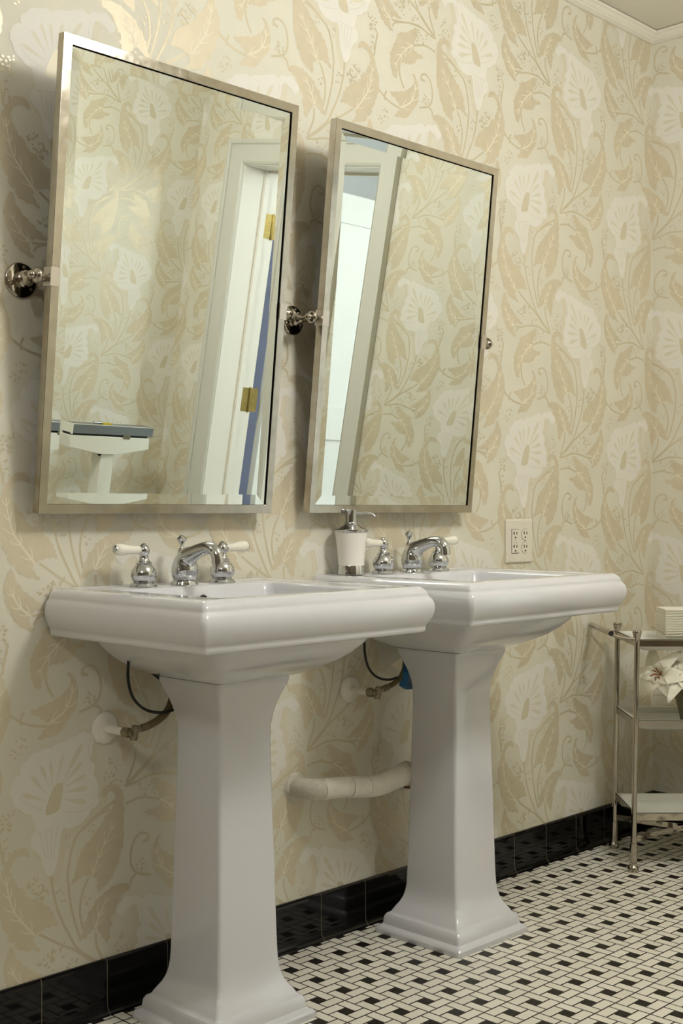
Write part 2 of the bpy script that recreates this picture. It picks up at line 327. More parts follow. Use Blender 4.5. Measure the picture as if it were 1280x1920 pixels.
  'berries': [(0.1368,0.069),(0.1368,0.0492),(0.1518,0.0468),(0.3334,0.2196),(0.3518,0.231),(0.338,0.2051),(0.3152,0.0803),(0.3289,0.0725),(-0.1105,-0.0082),(-0.097,-0.0224),(0.0387,-0.0553),(0.2168,0.0104),(-0.04,-0.137),(-0.0221,-0.144),(-0.0141,-0.1573),(0.0183,-0.1673),(-0.006,-0.2837),(0.0183,-0.2761),(0.002,-0.2948),(0.053,-0.3354),(0.0592,-0.3494),(0.2168,-0.1528),(0.2212,-0.1397),(0.375,-0.2196),(0.389,-0.2257),(0.0841,-0.1951),(0.0469,-0.3117),(-0.124,-0.3606),(-0.1086,-0.3684),(-0.097,-0.0484),(0.1009,-0.0455)],
}

# ------------------------------------------------------------------ the room
XW, YF, XL = 3.655, -2.73, -2.3          # right wall, front wall (behind the camera side), left wall
CROWN = 2.567
BASE = 0.113
DY0, DY1, DZ = -2.385, -1.545, 2.12       # doorway in the right wall
T = 0.20

def clip_poly(poly, x0, x1, y0, y1):
    def side(P, inside, inter):
        out = []
        for i in range(len(P)):
            a, b = P[i - 1], P[i]
            if inside(b):
                if not inside(a): out.append(inter(a, b))
                out.append(b)
            elif inside(a): out.append(inter(a, b))
        return out
    def ix(v): return lambda a, b: (v, a[1] + (b[1] - a[1]) * (v - a[0]) / (b[0] - a[0]))
    def iy(v): return lambda a, b: (a[0] + (b[0] - a[0]) * (v - a[1]) / (b[1] - a[1]), v)
    for ins, it in ((lambda p: p[0] >= x0, ix(x0)), (lambda p: p[0] <= x1, ix(x1)), (lambda p: p[1] >= y0, iy(y0)), (lambda p: p[1] <= y1, iy(y1))):
        if len(poly) < 3: return []
        poly = side(poly, ins, it)
    out = []
    for p in poly:
        if not out or abs(p[0] - out[-1][0]) + abs(p[1] - out[-1][1]) > 1e-6: out.append(p)
    if len(out) > 1 and abs(out[0][0] - out[-1][0]) + abs(out[0][1] - out[-1][1]) < 1e-6: out.pop()
    return out

def build_motif():
    """list of (layer, material index, polygon) in metres round the flower's heart"""
    R = []; K = [0]
    sm = lambda p, n=2: [(v.x, v.y) for v in catmull([(a, b, 0) for a, b in p], n, True)]
    def stroke(pts, w0, w1, layer, mi, n=4, taper=True):
        q = catmull([(a, b, 0) for a, b in pts], n)
        L, Rr = [], []
        for i, p in enumerate(q):
            t = (q[min(i + 1, len(q) - 1)] - q[max(i - 1, 0)])
            t = t.normalized() if t.length > 1e-9 else Vector((1, 0, 0))
            s = i / (len(q) - 1); w = (w0 + (w1 - w0) * s) / 2
            L.append((p.x - t.y * w, p.y + t.x * w)); Rr.append((p.x + t.y * w, p.y - t.x * w))
        for i in range(len(L) - 1):
            R.append((layer, mi, [L[i], L[i + 1], Rr[i + 1], Rr[i]]))
    fl = MOTIF['flower']
    cx = sum(p[0] for p in fl) / len(fl); cy = sum(p[1] for p in fl) / len(fl)
    R.append((0, 1, [(cx + (x - cx) * 1.13 + 0.014, cy + (y - cy) * 1.09 - 0.006) for x, y in sm(fl)]))
    for n_, st in enumerate(MOTIF['stems']): stroke(st, 0.0056, 0.0056, 1 + n_, 3)
    for k, j in (('C', 'Cm'), ('D', 'Dm'), ('E', 'Em'), ('F', 'Fm'), ('L', 'Lm'), ('H', 'Hm')):
        out = sm(MOTIF[k])
        # small lobes along the margin
        lob = []
        for i, (x, y) in enumerate(out):
            a, b = out[i - 1], out[(i + 1) % len(out)]
            nx, ny = (b[1] - a[1]), -(b[0] - a[0]); l = math.hypot(nx, ny) or 1
            s = 0.0016 * (1 if i % 2 else -1) if 6 < i < len(out) - 8 else 0
            lob.append((x + nx / l * s, y + ny / l * s))
        R.append((20 + ord(k) - 67, 2, lob))
        mid = catmull([(a, b, 0) for a, b in MOTIF[j]], 4)
        stroke(MOTIF[j], 0.0050, 0.0020, 34, 4)
        n = len(mid); total = sum((mid[i + 1] - mid[i]).length for i in range(n - 1))
        nv = max(3, int(total / 0.026)); xs = [p[0] for p in out]; wdt = max(xs) - min(xs)
        for v in range(nv):
            i = int((v + 0.35) / nv * (n - 1)); p = mid[i]; t = (mid[min(i + 1, n - 1)] - mid[max(i - 1, 0)]).normalized()
            ln = (0.026 if v < nv * 0.6 else 0.017) * (0.6 + 0.4 * wdt / 0.14)
            for sgn in (1, -1):
                ang = radians(38) * sgn
                d = Vector((t.x * cos(ang) - t.y * sin(ang), t.x * sin(ang) + t.y * cos(ang), 0))
                e = Vector((t.x, t.y, 0))
                stroke([(p.x, p.y), (p.x + d.x * ln * .55, p.y + d.y * ln * .55), (p.x + d.x * ln * .85 + e.x * ln * .25, p.y + d.y * ln * .85 + e.y * ln * .25)], 0.0031, 0.0012, 33 - (sgn + 1) // 2 , 4, 3)
    edge = sm(fl, 6); acc = 0.0; sc = []
    for i, (x, y) in enumerate(edge):
        a, b = edge[i - 1], edge[(i + 1) % len(edge)]
        nx, ny = (b[1] - a[1]), -(b[0] - a[0]); l = math.hypot(nx, ny) or 1
        acc += math.hypot(x - a[0], y - a[1]) if i else 0
        k = .0042 * abs(sin(pi * acc / .030)) if y > -.005 else 0
        out_ = 1 if (x - cx) * nx + (y - cy) * ny > 0 else -1
        sc.append((x + nx / l * k * out_, y + ny / l * k * out_))
    R.append((36, 5, sc))
    for (a, b, w) in MOTIF['petals']:
        A, B = Vector((a[0], a[1], 0)), Vector((b[0], b[1], 0)); d = (B - A); n = Vector((-d.y, d.x, 0)).normalized()
        pts = [A + d * s + n * w * 0.62 * f for s, f in ((0, .15), (.35, .4), (.65, .9), (.85, 1), (.97, .55))] + [B + d * .02] + [A + d * s - n * w * 0.62 * f for s, f in ((.97, .55), (.85, 1), (.65, .9), (.35, .4), (0, .15))]
        R.append((38, 6, [(p.x, p.y) for p in pts]))
    for n_, c in enumerate(MOTIF['creases']): stroke(c, 0.0022, 0.0014, 40 + n_, 7)
    R.append((50, 8, sm(MOTIF['spadix'])))
    rnd = random.Random(3)
    for (x, y) in MOTIF['berries']:
        for k in range(6):
            a = rnd.uniform(0, 2 * pi); r = rnd.uniform(0.002, 0.016)
            px, py = x + r * cos(a), y + r * sin(a) * 1.2; th = rnd.uniform(0, pi)
            R.append((52 + k, 3, [(px + 0.0034 * cos(th + t) * (1 if k % 2 else .8), py + 0.0026 * sin(th + t)) for t in (0, pi / 3, 2 * pi / 3, pi, 4 * pi / 3, 5 * pi / 3)]))
    return R

PERIOD_U, PERIOD_V, GLIDE_C, GLIDE_V = 0.525, 0.733, 0.3064, -0.3665
U0, V0 = 2.9458, 1.8995
MOT = build_motif()
PAPER_MATS = [M['paper'], M['halo'], M['leaf'], M['stem'], M['vein'], M['bloom'], M['petal'], M['crease'], M['spadix']]

def paper(bm, to3, nrm, rects, uoff=0.0):
    """print the repeat on a wall: to3(u, v) gives the point, nrm the wall's normal; rects = clear areas"""
    nrm = Vector(nrm)
    umin = min(r[0] for r in rects); umax = max(r[1] for r in rects)
    vmin = min(r[2] for r in rects); vmax = max(r[3] for r in rects)
    for iu in range(int((umin - U0 - uoff) / PERIOD_U) - 3, int((umax - U0 - uoff) / PERIOD_U) + 3):
        for iv in range(int((vmin - V0) / PERIOD_V) - 3, int((vmax - V0) / PERIOD_V) + 3):
            for fl in (0, 1):
                bu, bv = U0 + uoff + iu * PERIOD_U, V0 + iv * PERIOD_V
                for layer, mi, poly in MOT:
                    if fl: q = [(bu + GLIDE_C - x, bv + GLIDE_V + y) for x, y in poly]
                    else: q = [(bu + x, bv + y) for x, y in poly]
                    a0 = min(p[0] for p in q); a1 = max(p[0] for p in q); b0 = min(p[1] for p in q); b1 = max(p[1] for p in q)
                    for (x0, x1, y0, y1) in rects:
                        if a1 <= x0 or a0 >= x1 or b1 <= y0 or b0 >= y1: continue
                        c = q if (a0 >= x0 and a1 <= x1 and b0 >= y0 and b1 <= y1) else clip_poly(q, x0, x1, y0, y1)
                        if len(c) < 3: continue
                        lift = nrm * (0.00015 + 0.000012 * layer + 0.000006 * fl + 0.0000015 * ((iu + 2 * iv) % 3))
                        f = bm.faces.new([bm.verts.new(Vector(to3(*p)) + lift) for p in c]); f.material_index = mi

def link_wall(name, bm):
    me = bpy.data.meshes.new(name); bm.to_mesh(me); bm.free()
    for q in PAPER_MATS: me.materials.append(q)
    o = bpy.data.objects.new(name, me); COL.objects.link(o); return structure(o)

bm = bmesh.new(); box(bm, XL - .1, XW + .0, -0.0, 0.12, 0, CEIL)
paper(bm, lambda u, v: (u, 0.0, v), (0, -1, 0), [(0.2, XW - .0005, BASE, CROWN)])
link_wall('wall_back', bm)
bm = bmesh.new()
box(bm, XW, XW + T, DY1, 0.12, 0, CEIL); box(bm, XW, XW + T, YF - .12, DY0, 0, CEIL); box(bm, XW, XW + T, DY0, DY1, DZ, CEIL)
# the paper turns the corner; beside the door it is hung to the left wall's drop
paper(bm, lambda u, v: (XW, -(u - XW), v), (-1, 0, 0), [(XW + .0005, XW + 0.55, BASE, CROWN)])
paper(bm, lambda u, v: (XW, u, v), (-1, 0, 0), [(DY1, -0.55, BASE, CROWN), (YF, DY0, BASE, CROWN), (DY0, DY1, DZ, CROWN)], uoff=-3.94)
link_wall('wall_right', bm)
bm = bmesh.new(); box(bm, 2.0, XW, YF - .12, YF, 0, CEIL)
paper(bm, lambda u, v: (u, YF, v), (0, 1, 0), [(2.3, XW - .0005, BASE, CROWN)], uoff=0.129)
link_wall('wall_front', bm)
bm = bmesh.new(); box(bm, XL - .1, XL, YF, 0, 0, CEIL); structure(link('wall_left', bm, M['taupe']))  # out of view, toned dark to hold down the bounce
bm = bmesh.new(); box(bm, XL - .1, 2.0, YF - .12, YF, 0, CEIL); structure(link('wall_front_left', bm, M['taupe']))  # unseen stretch split off and darkened so it bounces less light
bm = bmesh.new(); box(bm, XL - .1, XW + T, YF - .12, .12, -0.05, 0.0); structure(link('floor', bm, M['floor']))
bm = bmesh.new(); box(bm, XL - .1, XW + T, YF - .12, .12, CEIL, CEIL + .05); structure(link('ceiling', bm, M['ceilpaint']))

# crown moulding: profile (out from wall, z)
CP = [(0, 2.567), (.005, 2.567), (.0105, 2.5700), (.0138, 2.5725), (.0165, 2.5735), (.0185, 2.5775), (.0205, 2.5785), (.0280, 2.5885), (.0310, 2.5900), (.0345, 2.5955), (.0345, 2.5968), (.026, 2.5968), (.026, CEIL), (0, CEIL)]
def run_profile(bm, prof, P0, P1, N, mi=0, miter0=0.0, miter1=0.0):
    """extrude profile between wall points P0 -> P1; N = direction out of the wall; miters pull the ends in"""
    P0, P1, N = Vector(P0), Vector(P1), Vector(N); d = (P1 - P0).normalized()
    a = [P0 + N * o + Vector((0, 0, z)) + d * o * miter0 for o, z in prof]
    b = [P1 + N * o + Vector((0, 0, z)) - d * o * miter1 for o, z in prof]
    loft(bm, [a, b], True, True, mi)
def trim(name, prof, P0, P1, N, m, m0=1, m1=1):
    bm = bmesh.new(); run_profile(bm, prof, P0, P1, N, 0, m0, m1); return structure(link(name, bm, m))
trim('trim_1', CP, (XL, 0, 0), (XW, 0, 0), (0, -1, 0), M['paint'])
trim('trim_2', CP, (XW, 0, 0), (XW, YF, 0), (-1, 0, 0), M['paint'])
trim('trim_3', CP, (XW, YF, 0), (XL, YF, 0), (0, 1, 0), M['paint'])
trim('trim_4', CP, (XL, YF, 0), (XL, 0, 0), (1, 0, 0), M['paint'])

# black cove base tiles with grouted joints
BP = [(0, 0), (.021, 0), (.020, .004), (.0155, .0075), (.012, .013), (.0105, .022), (.0100, .030), (.0100, .104), (.0085, .1095), (.005, .1125), (0, BASE)]
def baseboard(name, P0, P1, N, m0, m1, joints):
    bm = bmesh.new(); P0, P1 = Vector(P0), Vector(P1); d = (P1 - P0).normalized(); L = (P1 - P0).length
    js = [j for j in joints if 0.01 < j < L - 0.01]; cuts = [0.0] + js + [L]
    for i in range(len(cuts) - 1):
        a = P0 + d * (cuts[i] + (0.0011 if i else 0)); b = P0 + d * (cuts[i + 1] - (0.0011 if i < len(cuts) - 2 else 0))
        run_profile(bm, BP, a, b, N, 0, m0 if i == 0 else 0, m1 if i == len(cuts) - 2 else 0)
    GP = [(max(0, o - .0002), z) for o, z in BP]
    for j in js: run_profile(bm, GP, P0 + d * (j - .0011), P0 + d * (j + .0011), N, 1)
    return structure(link(name, bm, [M['blacktile'], M['grout']]))
baseboard('baseboard_back', (XL, 0, 0), (XW, 0, 0), (0, -1, 0), 1, 1, [2.114 + .1545 * k - XL for k in range(-20, 11)])
baseboard('baseboard_right', (XW, 0, 0), (XW, DY1 + .095, 0), (-1, 0, 0), 1, 0, [.1545 * k - .03 for k in range(1, 12)])
baseboard('baseboard_front', (XW, YF, 0), (XL, YF, 0), (0, 1, 0), 1, 1, [.1545 * k for k in range(1, 30)])
baseboard('baseboard_left', (XL, YF, 0), (XL, 0, 0), (1, 0, 0), 1, 1, [.1545 * k for k in range(1, 18)])

# door casing (stepped architrave), jamb and stop
bm = bmesh.new()
def casing_ring(bm, o0, o1, dep0, dep1):
    """frame band round the doorway between offsets o0..o1 from the opening, thickness dep0 (inner) .. dep1 (outer)"""
    a = [(DY0 - o0, 0), (DY0 - o0, DZ + o0), (DY1 + o0, DZ + o0), (DY1 + o0, 0)]
    b = [(DY0 - o1, 0), (DY0 - o1, DZ + o1), (DY1 + o1, DZ + o1), (DY1 + o1, 0)]
    for i in range(3):
        prof = [Vector((XW, *a[i])), Vector((XW - dep0, *a[i])), Vector((XW - dep1, *b[i])), Vector((XW, *b[i]))]
        prof2 = [Vector((XW, *a[i + 1])), Vector((XW - dep0, *a[i + 1])), Vector((XW - dep1, *b[i + 1])), Vector((XW, *b[i + 1]))]
        loft(bm, [prof, prof2])
casing_ring(bm, 0.0, .006, .010, .014); casing_ring(bm, .006, .012, .012, .015); casing_ring(bm, .012, .085, .015, .017); casing_ring(bm, .085, .092, .024, .028); casing_ring(bm, .092, .104, .029, .029)
structure(link('trim_5', bm, M['casing']))
bm = bmesh.new()
J = .004
box(bm, XW - .002, XW + T + .016, DY0 - .001, DY0 + J, 0, DZ); box(bm, XW - .002, XW + T + .016, DY1 - J, DY1 + .001, 0, DZ); box(bm, XW - .002, XW + T + .016, DY0 + J, DY1 - J, DZ - J, DZ + .001)
box(bm, XW + .118, XW + .145, DY0 + J, DY0 + J + .014, 0, DZ - J); box(bm, XW + .132, XW + .150, DY1 - J - .011, DY1 - J, 0, DZ - J); box(bm, XW + .132, XW + .150, DY0 + J + .011, DY1 - J - .011, DZ - J - .011, DZ - J)
structure(link('trim_6', bm, M['paint']))

# open door leaf standing square to the wall, in the hall
dl = thing('door_1', 'white panelled door standing open beyond the doorway, seen in the mirrors', 'door', (XW + T + .088, DY0 + .015, 0))
structure(dl)
DWd, DH, DT = .80, 2.105, .036
bm = bmesh.new()
st = .115
rails = [(0.012, .24), (.93, 1.06), (1.985, DH)]
box(bm, 0, st, -DT, 0, .012, DH); box(bm, DWd - st, DWd, -DT, 0, .012, DH)
for z0, z1 in rails: box(bm, st, DWd - st, -DT, 0, z0, z1)
link('leaf', bm, M['doorpaint'], dl)
for z0, z1 in ((.24, .93), (1.06, 1.985)):
    bm = bmesh.new()
    box(bm, st - .002, DWd - st + .002, -DT + .010, -.010, z0 - .002, z1 + .002)
    for y0, y1 in ((-.009, -.001), (-DT + .001, -DT + .009)):
        box(bm, st, st + .016, y0, y1, z0, z1); box(bm, DWd - st - .016, DWd - st, y0, y1, z0, z1)
        box(bm, st, DWd - st, y0, y1, z0, z0 + .016); box(bm, st, DWd - st, y0, y1, z1 - .016, z1)
    link('panel', bm, M['doorpaint'], dl)
for hz in (1.875, 1.08, .25):
    bm = bmesh.new()
    x0, y0 = XW + .151 - dl.location.x, DY0 + J - dl.location.y
    box(bm, x0, x0 + .045, y0, y0 + .0025, hz - .055, hz + .055)
    box(bm, x0 + .054, x0 + .099, y0, y0 + .0025, hz - .055, hz + .055)
    lathe(bm, [(.0001, -.060), (.005, -.058), (.0062, -.054), (.0062, -.024), (.0050, -.023), (.0062, -.022), (.0062, .022), (.005, .023), (.0062, .024), (.0062, .054), (.005, .058), (.0001, .060)], at((x0 + .0495, y0 + .003, hz)), 14)
    h = link('hinge', bm, M['brass'], dl, smooth=True); h['label'] = 'brass door hinge'
    for sx, sz in ((.012, .040), (.030, .018), (.030, -.018), (.012, -.040), (.086, .040), (.068, .018), (.068, -.018), (.086, -.040)):
        bm = bmesh.new(); lathe(bm, [(.0035, .0), (.003, .0012), (.0001, .0013)], at((x0 + sx, y0 + .0025, hz + sz), (0, 1, 0)), 10)
        link('screw', bm, M['tarnish'], h)
# hall beyond the doorway
HX1, HY0, HY1 = 5.5, -3.15, 0.0
bm = bmesh.new(); box(bm, XW + T, HX1, HY0, HY1, -.05, 0); box(bm, XW + T, HX1, HY0, HY1, 2.62, 2.67); structure(link('trim_7', bm, M['plainwall']))
bm = bmesh.new(); box(bm, HX1, HX1 + .1, HY0, HY1, 0, 2.62); box(bm, XW + T, HX1, HY1, HY1 + .1, 0, 2.62); box(bm, XW + T - .1, XW + T, HY0, YF - .12, 0, 2.62); structure(link('wall_hall', bm, M['plainwall']))
bm = bmesh.new(); box(bm, XW + T - .1, HX1, HY0 - .1, HY0, 0, 2.62); structure(link('wall_hall_end', bm, M['plainwall']))
bm = bmesh.new(); box(bm, XW + T + .02, HX1, HY0, HY0 + .01, 0, 1.98); structure(link('trim_8', bm, M['bluewall']))

# ceiling lamps, and the fill globe added at the left
def globe_light(x, y, z, r, strength, colr, label):
    t = thing('globe_light', label, 'lamp', (x, y, CEIL))
    bm = bmesh.new(); lathe(bm, [(.001, 0), (.075, 0), (.075, -.012), (.050, -.022), (.030, -.026), (.028, z + r * .93 - CEIL), (.055, z + r * .92 - CEIL), (.055, z + r * .86 - CEIL), (.001, z + r * .86 - CEIL)], None, 32)
    link('ceiling_mount', bm, M['nickelb'], t, smooth=True)
    m = mat('globe_glow', (1, 1, 1, 1), emis=(colr, strength))
    bm = bmesh.new(); lathe(bm, [(r * sin(pi * i / 20), z - CEIL - r * cos(pi * i / 20)) for i in range(19)], None, 40)
    link('globe', bm, m, t, smooth=True)
    return t
globe_light(*GLOBE_LIGHTS[0], 'glowing glass globe lamp under the ceiling, in front of the mirrors')
globe_light(*GLOBE_LIGHTS[1], 'unseen fill light, added as a glowing globe under the ceiling at the left of the room')
globe_light(*HALL_LAMP, 'glowing glass globe lamp in the hall beyond the doorway')

# ------------------------------------------------------------------ pedestal sinks
SY = -0.193
def make_sink(loc):
    t = thing('pedestal_sink', 'nearer white pedestal sink, standing at the left with its base cut by the frame', 'sink', loc)
    # loc = wall point on the floor at the basin's centre line
    HXX, DF, BK = .3075, .503, -.003
    rings = []
    for hx, yf, yb, r, z in ((.094, -.290, -.097, .014, .6985), (.102, -.298, -.088, .016, .701), (.112, -.309, -.078, .02, .7045), (.128, -.328, -.062, .028, .711), (.150, -.352, -.048, .034, .721), (.172, -.378, -.036, .036, .735), (.190, -.400, -.026, .036, .752), (.203, -.416, -.018, .034, .769), (.211, -.427, -.012, .032, .786)):
        rings.append(rrect(-hx, hx, yf, yb, r, z, 5))
    for o, z in ((.0245, .7868), (.0185, .7880), (.0160, .7905), (.0150, .7960), (.0146, .8020), (.0126, .8038), (.0080, .8110), (.0035, .8200), (.0008, .8290), (0, .8375), (.0006, .8450), (.0026, .8520), (.0062, .8580), (.0096, .8612), (.0108, .8630), (.0112, .8660), (.0122, .8690), (.0150, .8735), (.0185, .8770), (.0225, .8800), (.0270, .8815), (.0330, .8820), (.0500, .8820)):
        rings.append(rrect(-HXX + o, HXX - o, -DF + o, BK, max(.003, .012 - o * .3), z, 5))
    for o, bk, z in ((.0530, .020, .8815), (.0550, .023, .8800), (.0580, .0245, .8795)):
        rings.append(rrect(-HXX + o, HXX - o, -DF + o, -bk, .006, z, 5))
    for hx, yf, yb, r, z in ((.206, -.430, -.104, .012, .8792), (.202, -.427, -.107, .014, .8775), (.199, -.424, -.109, .016, .8740), (.196, -.420, -.112, .020, .865), (.190, -.412, -.118, .028, .835), (.178, -.398, -.130, .04, .800), (.155, -.372, -.150, .05, .772), (.110, -.330, -.190, .05, .757), (.03, -.285, -.235, .02, .752)):
        rings.append(rrect(-hx, hx, yf, yb, r, z, 5))
    bm = bmesh.new(); loft(bm, rings)
    link('basin', bm, M['porcelain'], t, smooth=True, angle=50)
    prof = [(.1335, 0.0), (.1345, .004), (.1340, .012), (.1310, .0165), (.1245, .0195), (.1215, .0225), (.1205, .030), (.1190, .040), (.1150, .0465), (.1085, .0500), (.1060, .0530), (.1045, .0565), (.0985, .066), (.0920, .076), (.0865, .088), (.0826, .103), (.0803, .120), (.0790, .145), (.0780, .18), (.0768, .23), (.0757, .28), (.0738, .36), (.0720, .43), (.0705, .49), (.0694, .54), (.0690, .575), (.0697, .598), (.0722, .618), (.0768, .638), (.0826, .656), (.0885, .671), (.0935, .684), (.0958, .6915), (.0960, .6985)]
    rings = [rrect(-h, h, SY - h, SY + h, .0075 + max(0, .0) , z, 4) for h, z in prof]
    bm = bmesh.new(); loft(bm, rings)
    link('pedestal', bm, M['porcelain'], t, smooth=True, angle=28)
    bm = bmesh.new(); lathe(bm, [(.0001, 0), (.012, 0), (.0125, .0015), (.009, .003), (.0085, .001), (.0001, .001)], at((0.008, -.1162, .848), (0, -1, .12)), 20)
    o = link('overflow_hole', bm, M['slot'], t, smooth=True)
    bm = bmesh.new(); lathe(bm, [(.0001, 0), (.022, 0), (.022, .003), (.016, .005), (.0001, .007)], at((0, -.262, .7535)), 24)
    link('drain_plug', bm, M['chrome'], t, smooth=True)
    return t
S1X, S2X = 1.654, 2.382
sink = make_sink((S1X, 0, 0))
dup(sink, (S2X, 0, 0), 'farther white pedestal sink, its square base standing whole on the mosaic floor')

# ------------------------------------------------------------------ faucets
def make_faucet(loc):
    t = thing('faucet', 'chrome widespread faucet with white levers on the nearer sink', 'faucet', loc)
    flange = [(.0001, 0), (.0290, 0), (.0292, .0022), (.0270, .0050), (.0272, .0062), (.0250, .0085), (.0225, .0098)]
    bm = bmesh.new()
    lathe(bm, flange + [(.0235, .012), (.021, .0145), (.0001, .0145)], None, 36)
    pts = [(0, 0.000, .010), (0, -.001, .020), (0, -.002, .032), (0, -.0045, .0450), (0, -.0125, .0580), (0, -.032, .0672), (0, -.054, .0745), (0, -.074, .0788), (0, -.091, .0785), (0, -.1035, .0720), (0, -.1090, .0620), (0, -.1105, .0530)]
    rad = [.0222, .0268, .0280, .0262, .0215, .0165, .0142, .0134, .0132, .0132, .0128, .0126]
    tube(bm, pts, rad, 24, smooth=4)
    sp = link('spout', bm, M['chrome'], t, smooth=True, angle=60)
    bm = bmesh.new(); lathe(bm, [(.0131, 0), (.0131, .006), (.0112, .0065), (.0112, .0085), (.0090, .0085), (.0085, .004)], at((0, -.1103, .0545), (0, -.08, -1)), 28)
    link('aerator', bm, M['chrome'], sp, smooth=True)
    bm = bmesh.new(); lathe(bm, [(.0085, .046), (.0088, .058), (.0094, .066), (.0086, .0725), (.0055, .0765), (.0036, .0785), (.0030, .0815), (.0036, .0850), (.0070, .0895), (.0102, .0940), (.0108, .0968), (.0088, .0995), (.0058, .1015), (.0050, .1032), (.0028, .1045), (.0001, .105)], at((0, .0085, 0)), 24)
    link('lift_rod', bm, M['chrome'], t, smooth=True)
    for s in (-1, 1):
        bm = bmesh.new()
        lathe(bm, flange[:-1] + [(.0215, .0092), (.0205, .0100), (.0232, .0135), (.0262, .0200), (.0270, .0260), (.0256, .0330), (.0218, .0400), (.0172, .0450), (.0150, .0475), (.0172, .0488), (.0174, .0502), (.0135, .0520), (.0108, .0555), (.0098, .0610), (.0092, .0650), (.0104, .0672), (.0120, .0710), (.0124, .0755), (.0112, .0805), (.0078, .0850), (.0058, .0862), (.0054, .0880), (.0030, .0895), (.0001, .0898)], at((s * .105, 0, 0)), 36)
        h = link('handle', bm, M['chrome'], t, smooth=True)
        bm = bmesh.new(); mt = at((s * .105, 0, .0755), (s, 0, .045))
        lathe(bm, [(.0001, .011), (.0085, .0115), (.0092, .014), (.0088, .020), (.0092, .030), (.0108, .042), (.0122, .054), (.0124, .062), (.0112, .068), (.0085, .0705), (.0001, .0705)], mt, 28)
        l = link('lever', bm, M['ceramic'], h, smooth=True); l['label'] = 'white ceramic lever'
        bm = bmesh.new(); lathe(bm, [(.0001, .0700), (.0082, .0702), (.0078, .0725), (.0045, .0745), (.0001, .0750)], mt, 24)
        link('lever_cap', bm, M['chrome'], h, smooth=True)
        bm = bmesh.new(); lathe(bm, [(.0060, .008), (.0080, .010), (.0080, .012), (.0060, .0125), (.0001, .0125)], mt, 24)
        link('lever_collar', bm, M['chrome'], h, smooth=True)
    return t
faucet = make_faucet((S1X - .001, -.064, .8795))
dup(faucet, (S2X - .001, -.064, .8795), 'chrome widespread faucet with white levers on the farther sink, beside the soap dispenser')

# ------------------------------------------------------------------ soap dispenser
t = thing('soap_dispenser', 'white soap dispenser with a chrome pump, standing on the farther sink', 'soap dispenser', (2.172, -.053, .8820))
bm = bmesh.new(); lathe(bm, [(.0001, 0), (.0345, 0), (.0345, .001), (.0330, .020), (.0326, .0215), (.0001, .0215)], None, 40); link('base_band', bm, M['chrome'], t, smooth=True)
bm = bmesh.new(); lathe(bm, [(.0001, .0212), (.0318, .0212), (.0322, .035), (.0335, .055), (.0360, .078), (.0388, .096), (.0398, .1020), (.0001, .1020)], None, 44); link('body', bm, M['satin'], t, smooth=True)
bm = bmesh.new(); lathe(bm, [(.0001, .1018), (.0412, .1020), (.0416, .1032), (.0416, .1072), (.0405, .1082), (.0330, .1105), (.0240, .1150), (.0185, .1185), (.0160, .1198), (.0160, .1250), (.0150, .1262), (.0001, .1262)], None, 44); link('lid', bm, M['chrome'], t, smooth=True)
bm = bmesh.new(); lathe(bm, [(.0001, .1260), (.0135, .1262), (.0136, .135), (.0138, .145), (.0150, .1530), (.0152, .1545), (.0140, .1555), (.0001, .1552)], None, 32)
dd = Vector((cos(radians(-50)), sin(radians(-50)), 0))
tube(bm, [dd * .010 + Vector((0, 0, .1455)), dd * .026 + Vector((0, 0, .1475)), dd * .042 + Vector((0, 0, .1480)), dd * .051 + Vector((0, 0, .1450)), dd * .057 + Vector((0, 0, .1395))], [.0036, .0034, .0030, .0030, .0034], 12, smooth=4)
link('pump', bm, M['chrome'], t, smooth=True)

